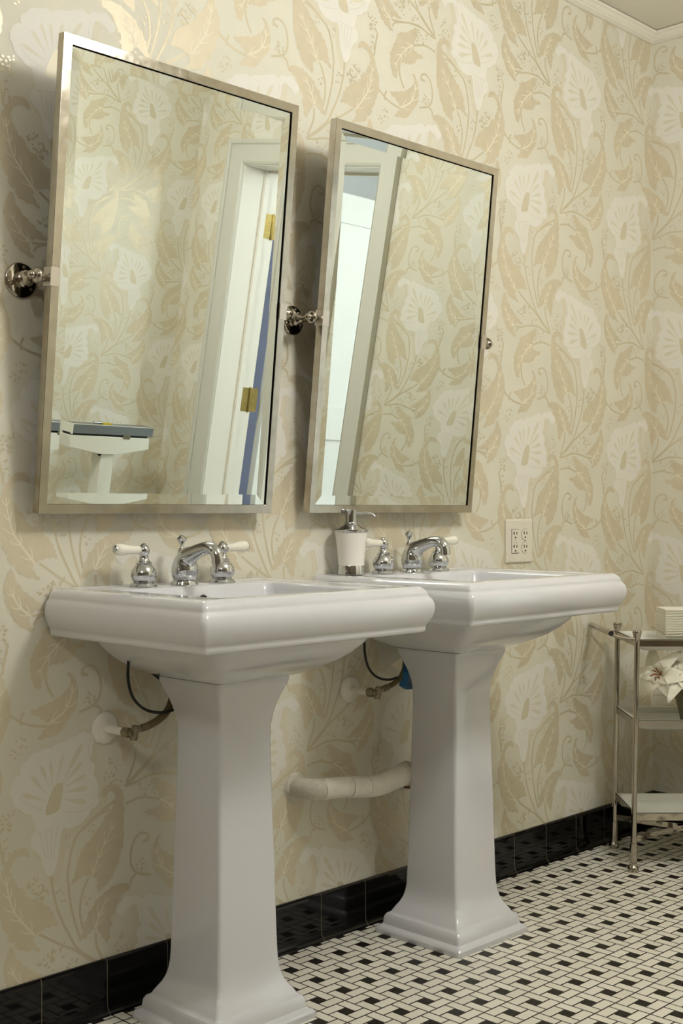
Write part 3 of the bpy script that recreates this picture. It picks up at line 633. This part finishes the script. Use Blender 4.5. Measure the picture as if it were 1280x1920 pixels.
# ------------------------------------------------------------------ pivot mirrors
TILT = radians(5.8)
def tl(x, y, z):
    """mirror-local -> thing-local, tilted about the pivot axis (top leans into the room)"""
    return Vector((x, y * cos(TILT) - z * sin(TILT), y * sin(TILT) + z * cos(TILT)))
def make_mirror(loc):
    t = thing('pivot_mirror', 'larger-looking tilted mirror in a polished nickel frame above the nearer sink', 'mirror', loc)
    W2, H2, fw, fd = .304, .456, .019, .020
    bm = bmesh.new()
    def fr(o, y): return [tl(-W2 + o, y, -H2 + o), tl(W2 - o, y, -H2 + o), tl(W2 - o, y, H2 - o), tl(-W2 + o, y, H2 - o)]
    loft(bm, [fr(fw, fd), fr(0, fd), fr(0, .0006), fr(.0006, 0), fr(fw - .0006, 0), fr(fw, .0006), fr(fw, fd)], False, False)
    link('frame', bm, M['nickel'], t)
    bm = bmesh.new()                                           # black backing, seen only in the slit beside the glass
    y = .0105
    q = [tl(-W2 + fw * .5, y, -H2 + fw * .5), tl(W2 - fw * .5, y, -H2 + fw * .5), tl(W2 - fw * .5, y, H2 - fw * .5), tl(-W2 + fw * .5, y, H2 - fw * .5)]
    q2 = [v + Vector((0, .006, 0)) for v in q]
    loft(bm, [q, q2])
    link('backing', bm, M['black'], t)
    bm = bmesh.new()                                           # silvered glass: flat field and bevelled border
    a0, a1, b0, b1 = -W2 + fw + .0004, W2 - fw - .0030, -H2 + fw + .0004, H2 - fw - .0022
    bw, yy, rise = .022, .0048, .022 * math.tan(radians(2.6))
    A = [bm.verts.new(tl(x, yy - rise, z)) for x, z in ((a0, b0), (a1, b0), (a1, b1), (a0, b1))]
    B = [bm.verts.new(tl(x, yy, z)) for x, z in ((a0 + bw, b0 + bw), (a1 - bw, b0 + bw), (a1 - bw, b1 - bw), (a0 + bw, b1 - bw))]
    C_ = [bm.verts.new(tl(x, .0100, z)) for x, z in ((a0, b0), (a1, b0), (a1, b1), (a0, b1))]
    for i in range(4):
        bm.faces.new((A[i], A[(i + 1) % 4], B[(i + 1) % 4], B[i])); bm.faces.new((A[i], C_[i], C_[(i + 1) % 4], A[(i + 1) % 4])).material_index = 1
    bm.faces.new(B); bm.faces.new(C_[::-1]).material_index = 1
    link('glass', bm, [M['silver'], M['black']], t)
    for s in (-1, 1):
        bm = bmesh.new()                                       # clamp folded round the frame's side
        def b_(x0, x1, y0, y1, z0, z1):
            vs = box(bm, min(s * x0, s * x1), max(s * x0, s * x1), y0, y1, z0, z1)
            for v in vs: v.co = tl(*v.co)
        b_(W2, W2 + .0026, -.0022, fd + .002, -.018, .018); b_(W2 - .0175, W2 + .0022, -.0026, -.0002, -.018, .018)
        b_(W2 - .0185, W2 - .0172, -.0026, .009, -.018, .018)
        link('clamp', bm, M['clamp'], t)
        # wall bracket: flange, bell, post and knuckle with a cone reaching the clamp
        wy = -loc[1]
        bm = bmesh.new(); fx = s * (W2 + .011)
        F = Vector((fx, wy, .002)); K = Vector((s * (W2 + .0225), .012, 0))
        lathe(bm, [(.0001, 0), (.0350, 0), (.0352, .0030), (.0335, .0052), (.0300, .0062), (.0170, .0075), (.0155, .0110), (.0150, .0170), (.0170, .0185), (.0172, .0205), (.0140, .0225), (.0105, .0290), (.0085, .0360), (.0080, .0400), (.0001, .0400)], at(F, (0, -1, 0)), 40)
        tube(bm, [F + Vector((0, -.036, 0)), K], [.0075, .0062], 18)
        lathe(bm, [(.0001, -.0205), (.0040, -.0198), (.0078, -.0165), (.0088, -.0130), (.0078, -.0095), (.0065, -.0082), (.0120, -.0070), (.0150, -.0045), (.0154, -.0015), (.0150, .0008), (.0118, .0022), (.0100, .0040), (.0094, .0080), (.0078, .0130), (.0050, .0175), (.0034, .0190), (.0034, .0270), (.0001, .0270)], at(K, (-s, 0, 0)), 32)
        br = link('wall_bracket', bm, M['nickelb'], t, smooth=True, angle=45)
        for a in (80, 200, 320):
            bm = bmesh.new(); p = F + Vector((.0255 * cos(radians(a)), -.0060, .0255 * sin(radians(a))))
            lathe(bm, [(.0036, -.0006), (.0034, .0010), (.0020, .0020), (.0001, .0022)], at(p, (0, -1, 0)), 14)
            link('screw', bm, M['tarnish'], br, smooth=True)
    return t
MZ = 1.4835
mirror = make_mirror((1.6145, -.092, MZ))
dup(mirror, (2.3415, -.092, MZ), 'smaller-looking tilted mirror in a polished nickel frame above the farther sink')

# ------------------------------------------------------------------ outlet plate
t = thing('outlet_plate', 'ivory double wall outlet plate beside the farther sink', 'outlet', (2.916, 0, .9475))
PW, PH = .0625, .0625
bm = bmesh.new(); loft(bm, [rrect(-PW, PW, -PH, PH, .003, 0, 3), rrect(-PW, PW, -PH, PH, .003, .003, 3), rrect(-PW + .004, PW - .004, -PH + .004, PH - .004, .003, .0062, 3)])
for v in bm.verts: v.co = Vector((v.co.x, -v.co.z - .001, v.co.y))
link('plate', bm, M['plastic'], t)
def slots(bm, cx, cz, tee):
    y0, y1 = -.0100, -.0086
    box(bm, cx - .0072, cx - .0054, y0, y1, cz - .0005, cz + .0085); box(bm, cx + .0052, cx + .0068, y0, y1, cz, cz + .0075)
    if tee: box(bm, cx - .0112, cx - .0060, y0, y1, cz + .0030, cz + .0048)
    lathe(bm, [(.0001, 0), (.0026, 0), (.0026, .0014), (.0001, .0014)], at((cx - .0004, -.0086, cz - .0085), (0, -1, 0)), 10)
for kind in ('decora', 'duplex'):
    bm = bmesh.new()
    if kind == 'decora':
        cx = -.0235
        for v in box(bm, cx - .0165, cx + .0165, -.0088, -.0070, -.0335, .0335): pass
        o = link('receptacle', bm, M['plastic'], t, bevel=.0012)
        bm = bmesh.new()
        slots(bm, cx, .0190, True); slots(bm, cx, -.0185, True)
        box(bm, cx - .0170, cx - .0164, -.0082, -.0070, -.0340, .0340); box(bm, cx - .0170, cx + .0170, -.0082, -.0070, -.0346, -.0338); box(bm, cx - .0170, cx + .0170, -.0082, -.0070, .0338, .0344)
        box(bm, cx - .0070, cx + .0060, -.0092, -.0086, .0030, .0036); box(bm, cx - .0070, cx + .0060, -.0092, -.0086, -.0045, -.0038)
        link('slots', bm, M['slot'], o)
    else:
        cx = .0235
        for cz in (.0190, -.0195):
            lathe(bm, [(.0165, 0), (.0165, .0015), (.0155, .0022), (.0001, .0022)], at((cx, -.0066, cz), (0, -1, 0)), 24)
        o = link('receptacle', bm, M['plastic'], t)
        bm = bmesh.new()
        slots(bm, cx, .0190, False); slots(bm, cx, -.0195, False)
        for cz in (.0190, -.0195): lathe(bm, [(.0172, 0), (.0172, .0007), (.0164, .0007), (.0164, 0)], at((cx, -.0068, cz), (0, -1, 0)), 24)
        box(bm, cx - .0030, cx + .0030, -.0078, -.0068, -.0008, .0008)
        link('slots', bm, M['slot'], o)
for sx in (-.0235, .0235):
    for sz in (-.050, .050):
        bm = bmesh.new(); lathe(bm, [(.0032, 0), (.0030, .0008), (.0001, .0012)], at((sx, -.0070, sz), (0, -1, 0)), 12); box(bm, sx - .0022, sx + .0022, -.0086, -.0078, sz - .0003, sz + .0003)
        link('screw', bm, M['plastic'], t)

# ------------------------------------------------------------------ plumbing under the basins
def supply(x, z, blue):
    where = 'farther' if blue else 'nearer'
    t = thing('water_supply', 'white wall flange, stub pipe and shut-off valve under the %s sink' % where, 'pipe', (x, 0, z), group='water supplies under the sinks')
    bm = bmesh.new(); lathe(bm, [(.0330, 0), (.0330, .0015), (.0300, .0060), (.0240, .0090), (.0120, .0105), (.0100, .0100), (.0001, .0100)], at((0, -.0005, 0), (0, -1, 0)), 36); link('flange', bm, M['pvc'], t, smooth=True)
    bm = bmesh.new(); tube(bm, [(0, -.008, 0), (.003, -.035, -.001), (.006, -.062, -.002)], [.0085, .0085, .0085], 16); link('stub_pipe', bm, M['pvc'], t, smooth=True)
    bm = bmesh.new()
    d = Vector((.006, -.062, -.002))
    lathe(bm, [(.0001, -.004), (.0105, -.004), (.0118, 0), (.0118, .008), (.0100, .011), (.0075, .012), (.0075, .024), (.0001, .024)], at(d, (.25, -1, 0)), 6 if not blue else 10)
    lathe(bm, [(.0001, -.016), (.0072, -.016), (.0080, -.012), (.0080, .010), (.0070, .014), (.0001, .014)], at(d + Vector((.010, -.020, .001)), (.08, -.15, 1)), 14)
    tube(bm, [d + Vector((.010, -.020, .004)), d + Vector((.022, -.026, .009))], [.0072, .0062], 12)
    v = link('valve', bm, M['tarnish'], t, smooth=True, angle=35)
    bm = bmesh.new()
    h = [d + Vector((.022, -.026, .009)), d + Vector((.034, -.030, .012))]
    for k in range(4): lathe(bm, [(.0072, 0), (.0082, .001), (.0082, .0022), (.0072, .003)], at(h[0].lerp(h[1], k / 3.0), (1, -.3, .25)), 14)
    link('nut', bm, M['tarnish'], v, smooth=True)
    bm = bmesh.new()
    tube(bm, [h[0], h[1], h[1] + Vector((.022, -.006, .010)), h[1] + Vector((.044, -.008, .026)), h[1] + Vector((.060, -.004, .050)), h[1] + Vector((.068, .004, .090))], .0078 if not blue else .0066, 14, smooth=4)
    link('braided_hose', bm, M['braid'], t, smooth=True)
    return t
supply(1.496, .588, False)
supply(2.220, .5935, True)
def cable(x, label):
    bm = bmesh.new()
    tube(bm, [(x + .012, -.085, .790), (x + .004, -.100, .745), (x, -.104, .700), (x + .012, -.104, .662), (x + .040, -.104, .636), (x + .075, -.108, .625), (x + .105, -.115, .628)], .0030, 10, smooth=6)
    return tag(link('faucet_cable', bm, M['black'], smooth=True), label, 'cable', 'thin black cables under the sinks')
cable(1.480, 'thin black cable looping below the nearer basin')
cable(2.166, 'thin black cable looping below the farther basin')
# dark fixing seen under the nearer basin beside its pedestal
bm = bmesh.new(); tube(bm, [(1.520, -.07, .722), (1.552, -.09, .708), (1.585, -.110, .672)], [.004, .007, .003], 10); tag(link('faucet_connector', bm, M['black'], smooth=True), 'dark connector emerging behind the top of the nearer pedestal', 'connector')
# blue plastic connector behind the farther pedestal
bm = bmesh.new(); loft(bm, [[Vector(p) for p in r] for r in ([(2.318, -.098, .668), (2.322, -.090, .668), (2.324, -.092, .662), (2.320, -.100, .662)], [(2.300, -.104, .632), (2.336, -.084, .632), (2.346, -.100, .630), (2.310, -.118, .630)], [(2.288, -.104, .606), (2.352, -.080, .602), (2.356, -.104, .600), (2.300, -.120, .604)], [(2.306, -.104, .596), (2.342, -.088, .592), (2.346, -.102, .592), (2.312, -.112, .594)])])
tag(link('blue_connector', bm, M['blue'], smooth=True), 'blue plastic connector peeping out behind the farther pedestal', 'connector')
# waste pipes
def waste(dx, label):
    t = thing('waste_pipe', label, 'pipe', (2.045 + dx, 0, .380), group='waste pipes from the sinks')
    bm = bmesh.new(); R = .0245
    tube(bm, [(-.010, .0, .000), (-.012, -.030, .002), (-.004, -.055, .003), (.020, -.070, .002)], R, 22, smooth=5)
    link('elbow', bm, M['plaster'], t, smooth=True)
    bm = bmesh.new()
    tube(bm, [(.014, -.068, .002), (.060, -.075, .000), (.110, -.078, -.006), (.155, -.082, -.012)], [R, R, R, R], 22, smooth=4)
    link('straight_pipe', bm, M['pvc'], t, smooth=True)
    bm = bmesh.new()
    tube(bm, [(.094, -.0775, -.004), (.160, -.082, -.0125), (.200, -.087, -.012), (.245, -.094, -.002), (.275, -.100, .004)], [R * 1.05] * 5, 22, smooth=4)
    for px in (.094, .150): tube(bm, [(px, -.0775 - (px - .094) * .07, -.004 - (px - .094) * .13), (px + .004, -.078 - (px - .094) * .07, -.0045 - (px - .094) * .13)], R * 1.10, 22)
    link('curved_pipe', bm, M['pvc'], t, smooth=True)
    bm = bmesh.new()
    for k in range(4):
        a = Vector((.262 + k * .006, -.0975 - k * .001, .002 + k * .0012)); tube(bm, [a, a + Vector((.004, -.0007, .0006))], R * (1.22 if k % 2 else 1.14), 22)
    link('slip_nut', bm, M['pvc'], t, smooth=True)
    bm = bmesh.new(); lathe(bm, [(.001, 0), (.036, 0), (.033, .005), (.026, .008), (.001, .009)], at((-.010, 0, 0), (0, -1, 0)), 18)
    rr = random.Random(5)
    for v in bm.verts:
        if v.co.y < -.001: v.co += Vector((rr.uniform(-.004, .004), rr.uniform(-.002, .001), rr.uniform(-.004, .004)))
    link('wall_patch', bm, M['plaster'], t)
    return t
waste(0.0, 'white painted waste pipe running from the wall to behind the farther pedestal')
# short end of the nearer sink's waste, behind its pedestal
bm = bmesh.new(); lathe(bm, [(.001, 0), (.030, 0), (.031, .004), (.026, .010), (.024, .020), (.024, .060), (.001, .060)], at((1.872, 0, .398), (-.15, -1, 0)), 22)
tag(link('waste_pipe_end', bm, M['plaster'], smooth=True), 'plastered end of a waste pipe just showing behind the nearer pedestal', 'pipe')
bm = bmesh.new(); box(bm, 2.424, 2.436, -.016, 0, .316, .332); tag(link('pipe_clip', bm, M['rust'], bevel=.001), 'small rusty clip on the wall below the waste pipe nut', 'clip')

# ------------------------------------------------------------------ serving cart in the corner
CA = radians(-45.5)
cart_o = Vector((3.1415, -.2465, 0))
t = thing('serving_cart', 'three-tier nickel serving cart with white trays in the corner', 'cart', cart_o, CA)
CL, CD = .42, .253
LEANS = .006
def leg_bm(x, y):
    bm = bmesh.new(); s = 1.0
    def P(z): return Vector((x + LEANS * (z / .35 - 1), y, z))
    lathe(bm, [(.0001, 0), (.0150, 0), (.0158, .003), (.0158, .012), (.0140, .0165), (.0110, .019), (.0095, .024)], at(P(0)), 22)
    tube(bm, [P(.020), P(.082)], [.0105, .0105], 18)
    tube(bm, [P(.080), P(.660)], [.0080, .0080], 18)
    lathe(bm, [(.0088, 0), (.0088, .010), (.0095, .014), (.0120, .024), (.0132, .028), (.0132, .033), (.0120, .036), (.0001, .036)], at(P(.656)), 22)
    return bm
for x in (0, CL):
    for y in (0, CD): link('leg', leg_bm(x, y), M['nickelb'], t, smooth=True, angle=45)
def tray(z0, z1, zb):
    """z0..z1 metal gallery, zb underside of the enamel pan"""
    bm = bmesh.new(); w = .008
    def r(o, z): return [Vector((x, y, z)) for x, y in ((o, o), (CL - o, o), (CL - o, CD - o), (o, CD - o))]
    loft(bm, [r(0, z0), r(0, z1 - .001), r(.001, z1), r(w - .001, z1), r(w, z1 - .001), r(w, z0), r(0, z0)], False, False)
    fr = link('tray_frame', bm, M['nickelb'], t)
    bm = bmesh.new()
    loft(bm, [rrect(w - .006, CL - w + .006, w - .006, CD - w + .006, .004, z1 + .0020, 3), rrect(w + .001, CL - w - .001, w + .001, CD - w - .001, .006, z1 + .0004, 3), rrect(w + .004, CL - w - .004, w + .004, CD - w - .004, .01, z0 - .001, 3), rrect(w + .022, CL - w - .022, w + .022, CD - w - .022, .012, zb, 3),
              ], False, True)
    loft(bm, [rrect(w - .006, CL - w + .006, w - .006, CD - w + .006, .004, z1 + .0020, 3), rrect(w + .003, CL - w - .003, w + .003, CD - w - .003, .006, z1 + .0014, 3), rrect(w + .007, CL - w - .007, w + .007, CD - w - .007, .01, z0 + .002, 3), rrect(w + .024, CL - w - .024, w + .024, CD - w - .024, .012, zb + .003, 3)], False, True)
    link('tray_pan', bm, M['traywhite'], t, smooth=True, angle=30)
tray(.6455, .6640, .6315); tray(.4150, .4330, .4030); tray(.1480, .1670, .1395)
# push handle: two bowed arms and a round grip
for y in (0, CD):
    bm = bmesh.new(); tube(bm, [(.004, y, .667), (-.025, y, .668), (-.050, y, .673), (-.074, y, .683)], .0048, 12, smooth=4); link('handle_arm', bm, M['nickelb'], t, smooth=True)
bm = bmesh.new(); tube(bm, [(-.072, -.014, .6845), (-.072, -.012, .6845), (-.072, CD + .012, .6845), (-.072, CD + .014, .6845)], [.0075, .0085, .0085, .0075], 20); link('handle_grip', bm, M['nickelb'], t, smooth=True)
for y in (-.0145, CD + .0145):
    bm = bmesh.new(); lathe(bm, [(.0001, -.0015), (.0066, -.0015), (.0066, .0015), (.0001, .0015)], at((-.072, y, .6845), (0, 1, 0)), 16); link('grip_end_cap', bm, M['black'], t)
# bowed flat stretchers under the lowest tray
for y, sgn in ((0, 1), (CD, -1)):
    pts = catmull([(0, y, .094), (CL * .18, y + sgn * CD * .22, .095), (CL * .35, y + sgn * CD * .42, .096), (CL * .5, y + sgn * (CD * .5 - .004), .096), (CL * .65, y + sgn * CD * .42, .096), (CL * .82, y + sgn * CD * .22, .095), (CL, y, .094)], 5)
    rings = []
    for i, p in enumerate(pts):
        d = (pts[min(i + 1, len(pts) - 1)] - pts[max(i - 1, 0)]).normalized(); n = Vector((-d.y, d.x, 0)) * .0016; u = Vector((0, 0, .008))
        rings.append([p + n + u, p - n + u, p - n - u, p + n - u])
    bm = bmesh.new(); loft(bm, rings); link('stretcher', bm, M['nickelb'], t)

def cart_pt(x, y, z): return cart_o + Vector((x * cos(CA) - y * sin(CA), x * sin(CA) + y * cos(CA), z))
# towel holder and folded towels on the top tray
hl = thing('towel_holder', 'wire-railed holder for folded hand towels on the cart top', 'towel holder', cart_pt(.093, .030, .6348), CA)
HW, HD = .200, .120
bm = bmesh.new(); box(bm, 0, HW, 0, HD, 0, .012); link('base', bm, M['acrylic'], hl, bevel=.002)
bm = bmesh.new(); z = .047; tube(bm, [(-.007, HD + .004, z + .005), (-.007, HD * .5, z + .002), (-.007, .006, z), (-.003, -.006, z - .002), (.010, -.008, z - .003), (HW - .01, -.008, z - .003), (HW + .006, -.004, z - .002), (HW + .008, .01, z), (HW + .008, HD, z + .002)], .0020, 10, smooth=3); link('wire_rail', bm, M['nickelb'], hl, smooth=True)
NT = 14
def towel_bm(seed):
    rr = random.Random(seed); bm = bmesh.new(); th = .0070; w, d = .196, .112; n = 10; rings = []
    for i in range(n + 1):
        x = w * i / n; s = .0005 * sin(i * 1.3 + seed) + rr.uniform(-.0003, .0003)
        prof = [(-.000, .0008), (.002, 0), (d, 0), (d, th * .92), (.003, th * .94), (.0008, th * .86), (-.0012, th * .60), (.0030, th * .50), (-.0010, th * .40)]
        rings.append([Vector((x, y + s * (1 if y < .01 else 0), z + s * .8)) for y, z in prof])
    loft(bm, rings); return bm
for i in range(NT):
    o = link('hand_towel', towel_bm(i), M['towel'], smooth=True, angle=35)
    o.location = cart_pt(.096 + random.uniform(-.0008, .0008), .034 + random.uniform(-.0008, .0008), .6472 + i * .0073)
    o.rotation_euler = (0, 0, CA + random.uniform(-.006, .006))
    if i == NT - 1: tag(o, 'folded white hand towel on top of the stack on the cart', 'towel', 'folded hand towels on the cart')
    elif i == 0: tag(o, 'folded white hand towel at the bottom of the stack on the cart', 'towel', 'folded hand towels on the cart')
    else: tag(o, 'folded white hand towel within the stack on the cart top', 'towel', 'folded hand towels on the cart')

# vase with lilies on the middle tray
vs = thing('vase', 'dull pewter vase on the middle shelf of the cart', 'vase', cart_pt(.205, .125, .4062), CA)
bm = bmesh.new(); lathe(bm, [(.001, 0), (.040, 0), (.041, .003), (.043, .020), (.050, .050), (.058, .080), (.060, .100), (.054, .118), (.046, .126), (.048, .132), (.045, .132), (.042, .124), (.050, .112), (.052, .090), (.030, .020), (.001, .016)], None, 40)
link('body', bm, M['vase'], vs, smooth=True)
def petal_bm(L, Wd, curl, tip, seed):
    rr = random.Random(seed); bm = bmesh.new(); nu, nv = 12, 8; V = []
    for i in range(nu + 1):
        s = i / nu; w = Wd * (sin(pi * min(s * .93 + .04, 1)) ** .75) * .5
        z = curl * (s - .25) ** 2 * (-1 if s > .25 else 0) + .018 * sin(pi * s) ; x = L * s * (1 - .12 * s)
        row = []
        for j in range(nv + 1):
            q = (j / nv - .5) * 2
            ruf = .0035 * sin(9 * s + seed + (3 if q > 0 else 0)) * q * q
            row.append(bm.verts.new((x, w * q, z + .010 * q * q * (1 - s) + ruf - .003 * (1 - abs(q)) )))
        V.append(row)
    for i in range(nu):
        for j in range(nv): bm.faces.new((V[i][j], V[i + 1][j], V[i + 1][j + 1], V[i][j + 1]))
    return bm
def blade_bm(p, d, L, w):
    bm = bmesh.new(); p = Vector(p); d = Vector(d).normalized(); s = d.cross(Vector((0, 0, 1))).normalized() if abs(d.z) < .9 else Vector((1, 0, 0)); V = []
    for i in range(9):
        k = i / 8; c = p + d * L * k + Vector((0, 0, -.03 * k * k)); ww = w * sin(pi * (k * .9 + .08)) * .5
        V.append([bm.verts.new(c - s * ww), bm.verts.new(c + Vector((0, 0, -.002))), bm.verts.new(c + s * ww)])
    for i in range(8):
        for j in range(2): bm.faces.new((V[i][j], V[i + 1][j], V[i + 1][j + 1], V[i][j + 1]))
    return bm
def lily(base, face, size, label, seed, mouth, leaf, n=6):
    """base = heart of the bloom, face = direction the bloom looks, mouth = where the stem enters the vase"""
    o = thing('lily', label, 'flower', base)
    Q = Vector(face).to_track_quat('Z', 'Y').to_matrix(); Q4 = Q.to_4x4()
    rr = random.Random(seed)
    for k in range(n):
        a = 2 * pi * k / n + rr.uniform(-.12, .12) + seed
        p = link('petal', petal_bm(size * rr.uniform(.92, 1.08), size * (.66 if k % 2 else .50), .060 + rr.uniform(0, .035), 0, seed + k), M['lily'], o, smooth=True, angle=180)
        md = p.modifiers.new('thick', 'SOLIDIFY'); md.thickness = .0008
        p.rotation_euler = (Q @ Matrix.Rotation(a, 3, 'Z') @ Matrix.Rotation(-radians(34), 3, 'Y')).to_euler()
    def part(name, bm, m):
        for v in bm.verts: v.co = Q4 @ v.co
        return link(name, bm, m, o, smooth=True)
    bm = bmesh.new(); tube(bm, [(0, 0, -.012), (0, 0, .004), (0, 0, .012)], [.003, .007, .004], 10); part('throat', bm, M['liligreen'])
    for k in range(6):
        a = 2 * pi * k / 6 + .3; e = Vector((.013 * cos(a) + .004, .013 * sin(a), .040 + .006 * (k % 2)))
        bm = bmesh.new(); tube(bm, [(0, 0, .006), e * .55 + Vector((0, 0, .004)), e], .0007, 6)
        st_ = part('stamen', bm, M['liligreen'])
        w = Vector((cos(1.2 + k * .9), sin(1.2 + k * .9), .3)) * .0060
        bm = bmesh.new(); tube(bm, [e - w, e + w], [.0017, .0014], 8)
        for v in bm.verts: v.co = Q4 @ v.co
        link('anther', bm, M['anther'], st_, smooth=True)
    bm = bmesh.new(); tube(bm, [(0, 0, .006), (.003, 0, .040), (.006, 0, .058)], [.0013, .0013, .0024], 8); part('pistil', bm, M['orange'])
    bm = bmesh.new(); q = Vector(mouth) - Vector(base); tube(bm, [-Vector(face).normalized() * .010, q * .5 + Vector((0, 0, .01)), q], .0022, 8, smooth=3); link('stem', bm, M['green'], o, smooth=True)
    p = link('leaf', blade_bm(q * .55 + Vector((0, 0, .010)), leaf[0], leaf[1], leaf[2]), M['green'], o, smooth=True)
    md = p.modifiers.new('thick', 'SOLIDIFY'); md.thickness = .0007
    return o
cdir = Vector((-.713, -.701, 0)); rdir = Vector((.701, -.713, 0))
vm = cart_pt(.205, .125, .462)
lily(cart_pt(.095, .072, .555), cdir * .62 - rdir * .55 + Vector((0, 0, .12)), .084, 'white lily bloom with dark red anthers, leftmost on the cart', 1, vm, (-rdir * .2 - cdir * .6 + Vector((0, 0, .5)), .06, .018))
lily(cart_pt(.152, .058, .535), cdir * .60 - rdir * .10 + Vector((0, 0, .55)), .084, 'white lily bloom facing upward over the vase rim, between the other two lilies', 2, vm + Vector((.008, 0, 0)), (-rdir * .8 + cdir * .35 + Vector((0, 0, .45)), .075, .020))
lily(cart_pt(.250, .070, .540), cdir * .85 + rdir * .3 + Vector((0, 0, .25)), .074, 'white lily bloom at the right edge of the picture, in front of the vase', 4, vm + Vector((0, .010, 0)), (-rdir * .6 + cdir * .6 + Vector((0, 0, .40)), .085, .020))

# ------------------------------------------------------------------ beam scale behind the camera side, seen in the nearer mirror
t = thing('weighing_scale', 'white column weighing scale with a grey beam, seen in the nearer mirror', 'scale', (3.2, -2.50, 0))
bm = bmesh.new(); box(bm, -.034, .034, -.085, -.012, .06, .782); link('column', bm, M['scalewhite'], t, bevel=.003)
bm = bmesh.new()
cap = [(-.213, .857), (.205, .857), (.208, .808), (.045, .7795), (-.055, .7800), (-.208, .806)]
loft(bm, [[Vector((x, 0, z)) for x, z in cap], [Vector((x, -.095, z)) for x, z in cap]]); link('bracket', bm, M['scalewhite'], t, bevel=.002)
bm = bmesh.new(); box(bm, -.200, .222, -.080, .0, .866, .906); link('beam', bm, M['scalegrey'], t, bevel=.0015)
bm = bmesh.new(); box(bm, -.202, .224, -.001, .0012, .9045, .9075); box(bm, -.205, -.200, -.082, .001, .862, .908); link('beam_edge', bm, M['scalewhite'], t)
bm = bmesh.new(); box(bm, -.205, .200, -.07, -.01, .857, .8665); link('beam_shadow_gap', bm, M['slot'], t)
bm = bmesh.new(); tube(bm, [(-.080, -.030, .913), (-.036, -.030, .914)], .005, 14); link('poise', bm, M['chrome'], t, smooth=True)
bm = bmesh.new(); box(bm, -.035, .008, -.045, -.020, .906, .914); link('label_tag', bm, M['yellow'], t)
bm = bmesh.new(); box(bm, .062, .098, -.004, .003, .850, .867); link('latch', bm, M['tarnish'], t)
bm = bmesh.new(); lathe(bm, [(.0001, 0), (.009, 0), (.008, -.006), (.003, -.012), (.0001, -.013)], at((-.040, -.018, .7800)), 14); link('knob', bm, M['black'], t)
bm = bmesh.new(); box(bm, -.18, .18, -.20, .30, .012, .06); link('platform', bm, M['scalewhite'], t, bevel=.006)
for x in (-.15, .15):
    for y in (-.17, .27):
        bm = bmesh.new(); lathe(bm, [(.0001, 0), (.014, 0), (.014, .012), (.0001, .012)], at((x, y, 0)), 14)
        link('foot', bm, M['black'], t)
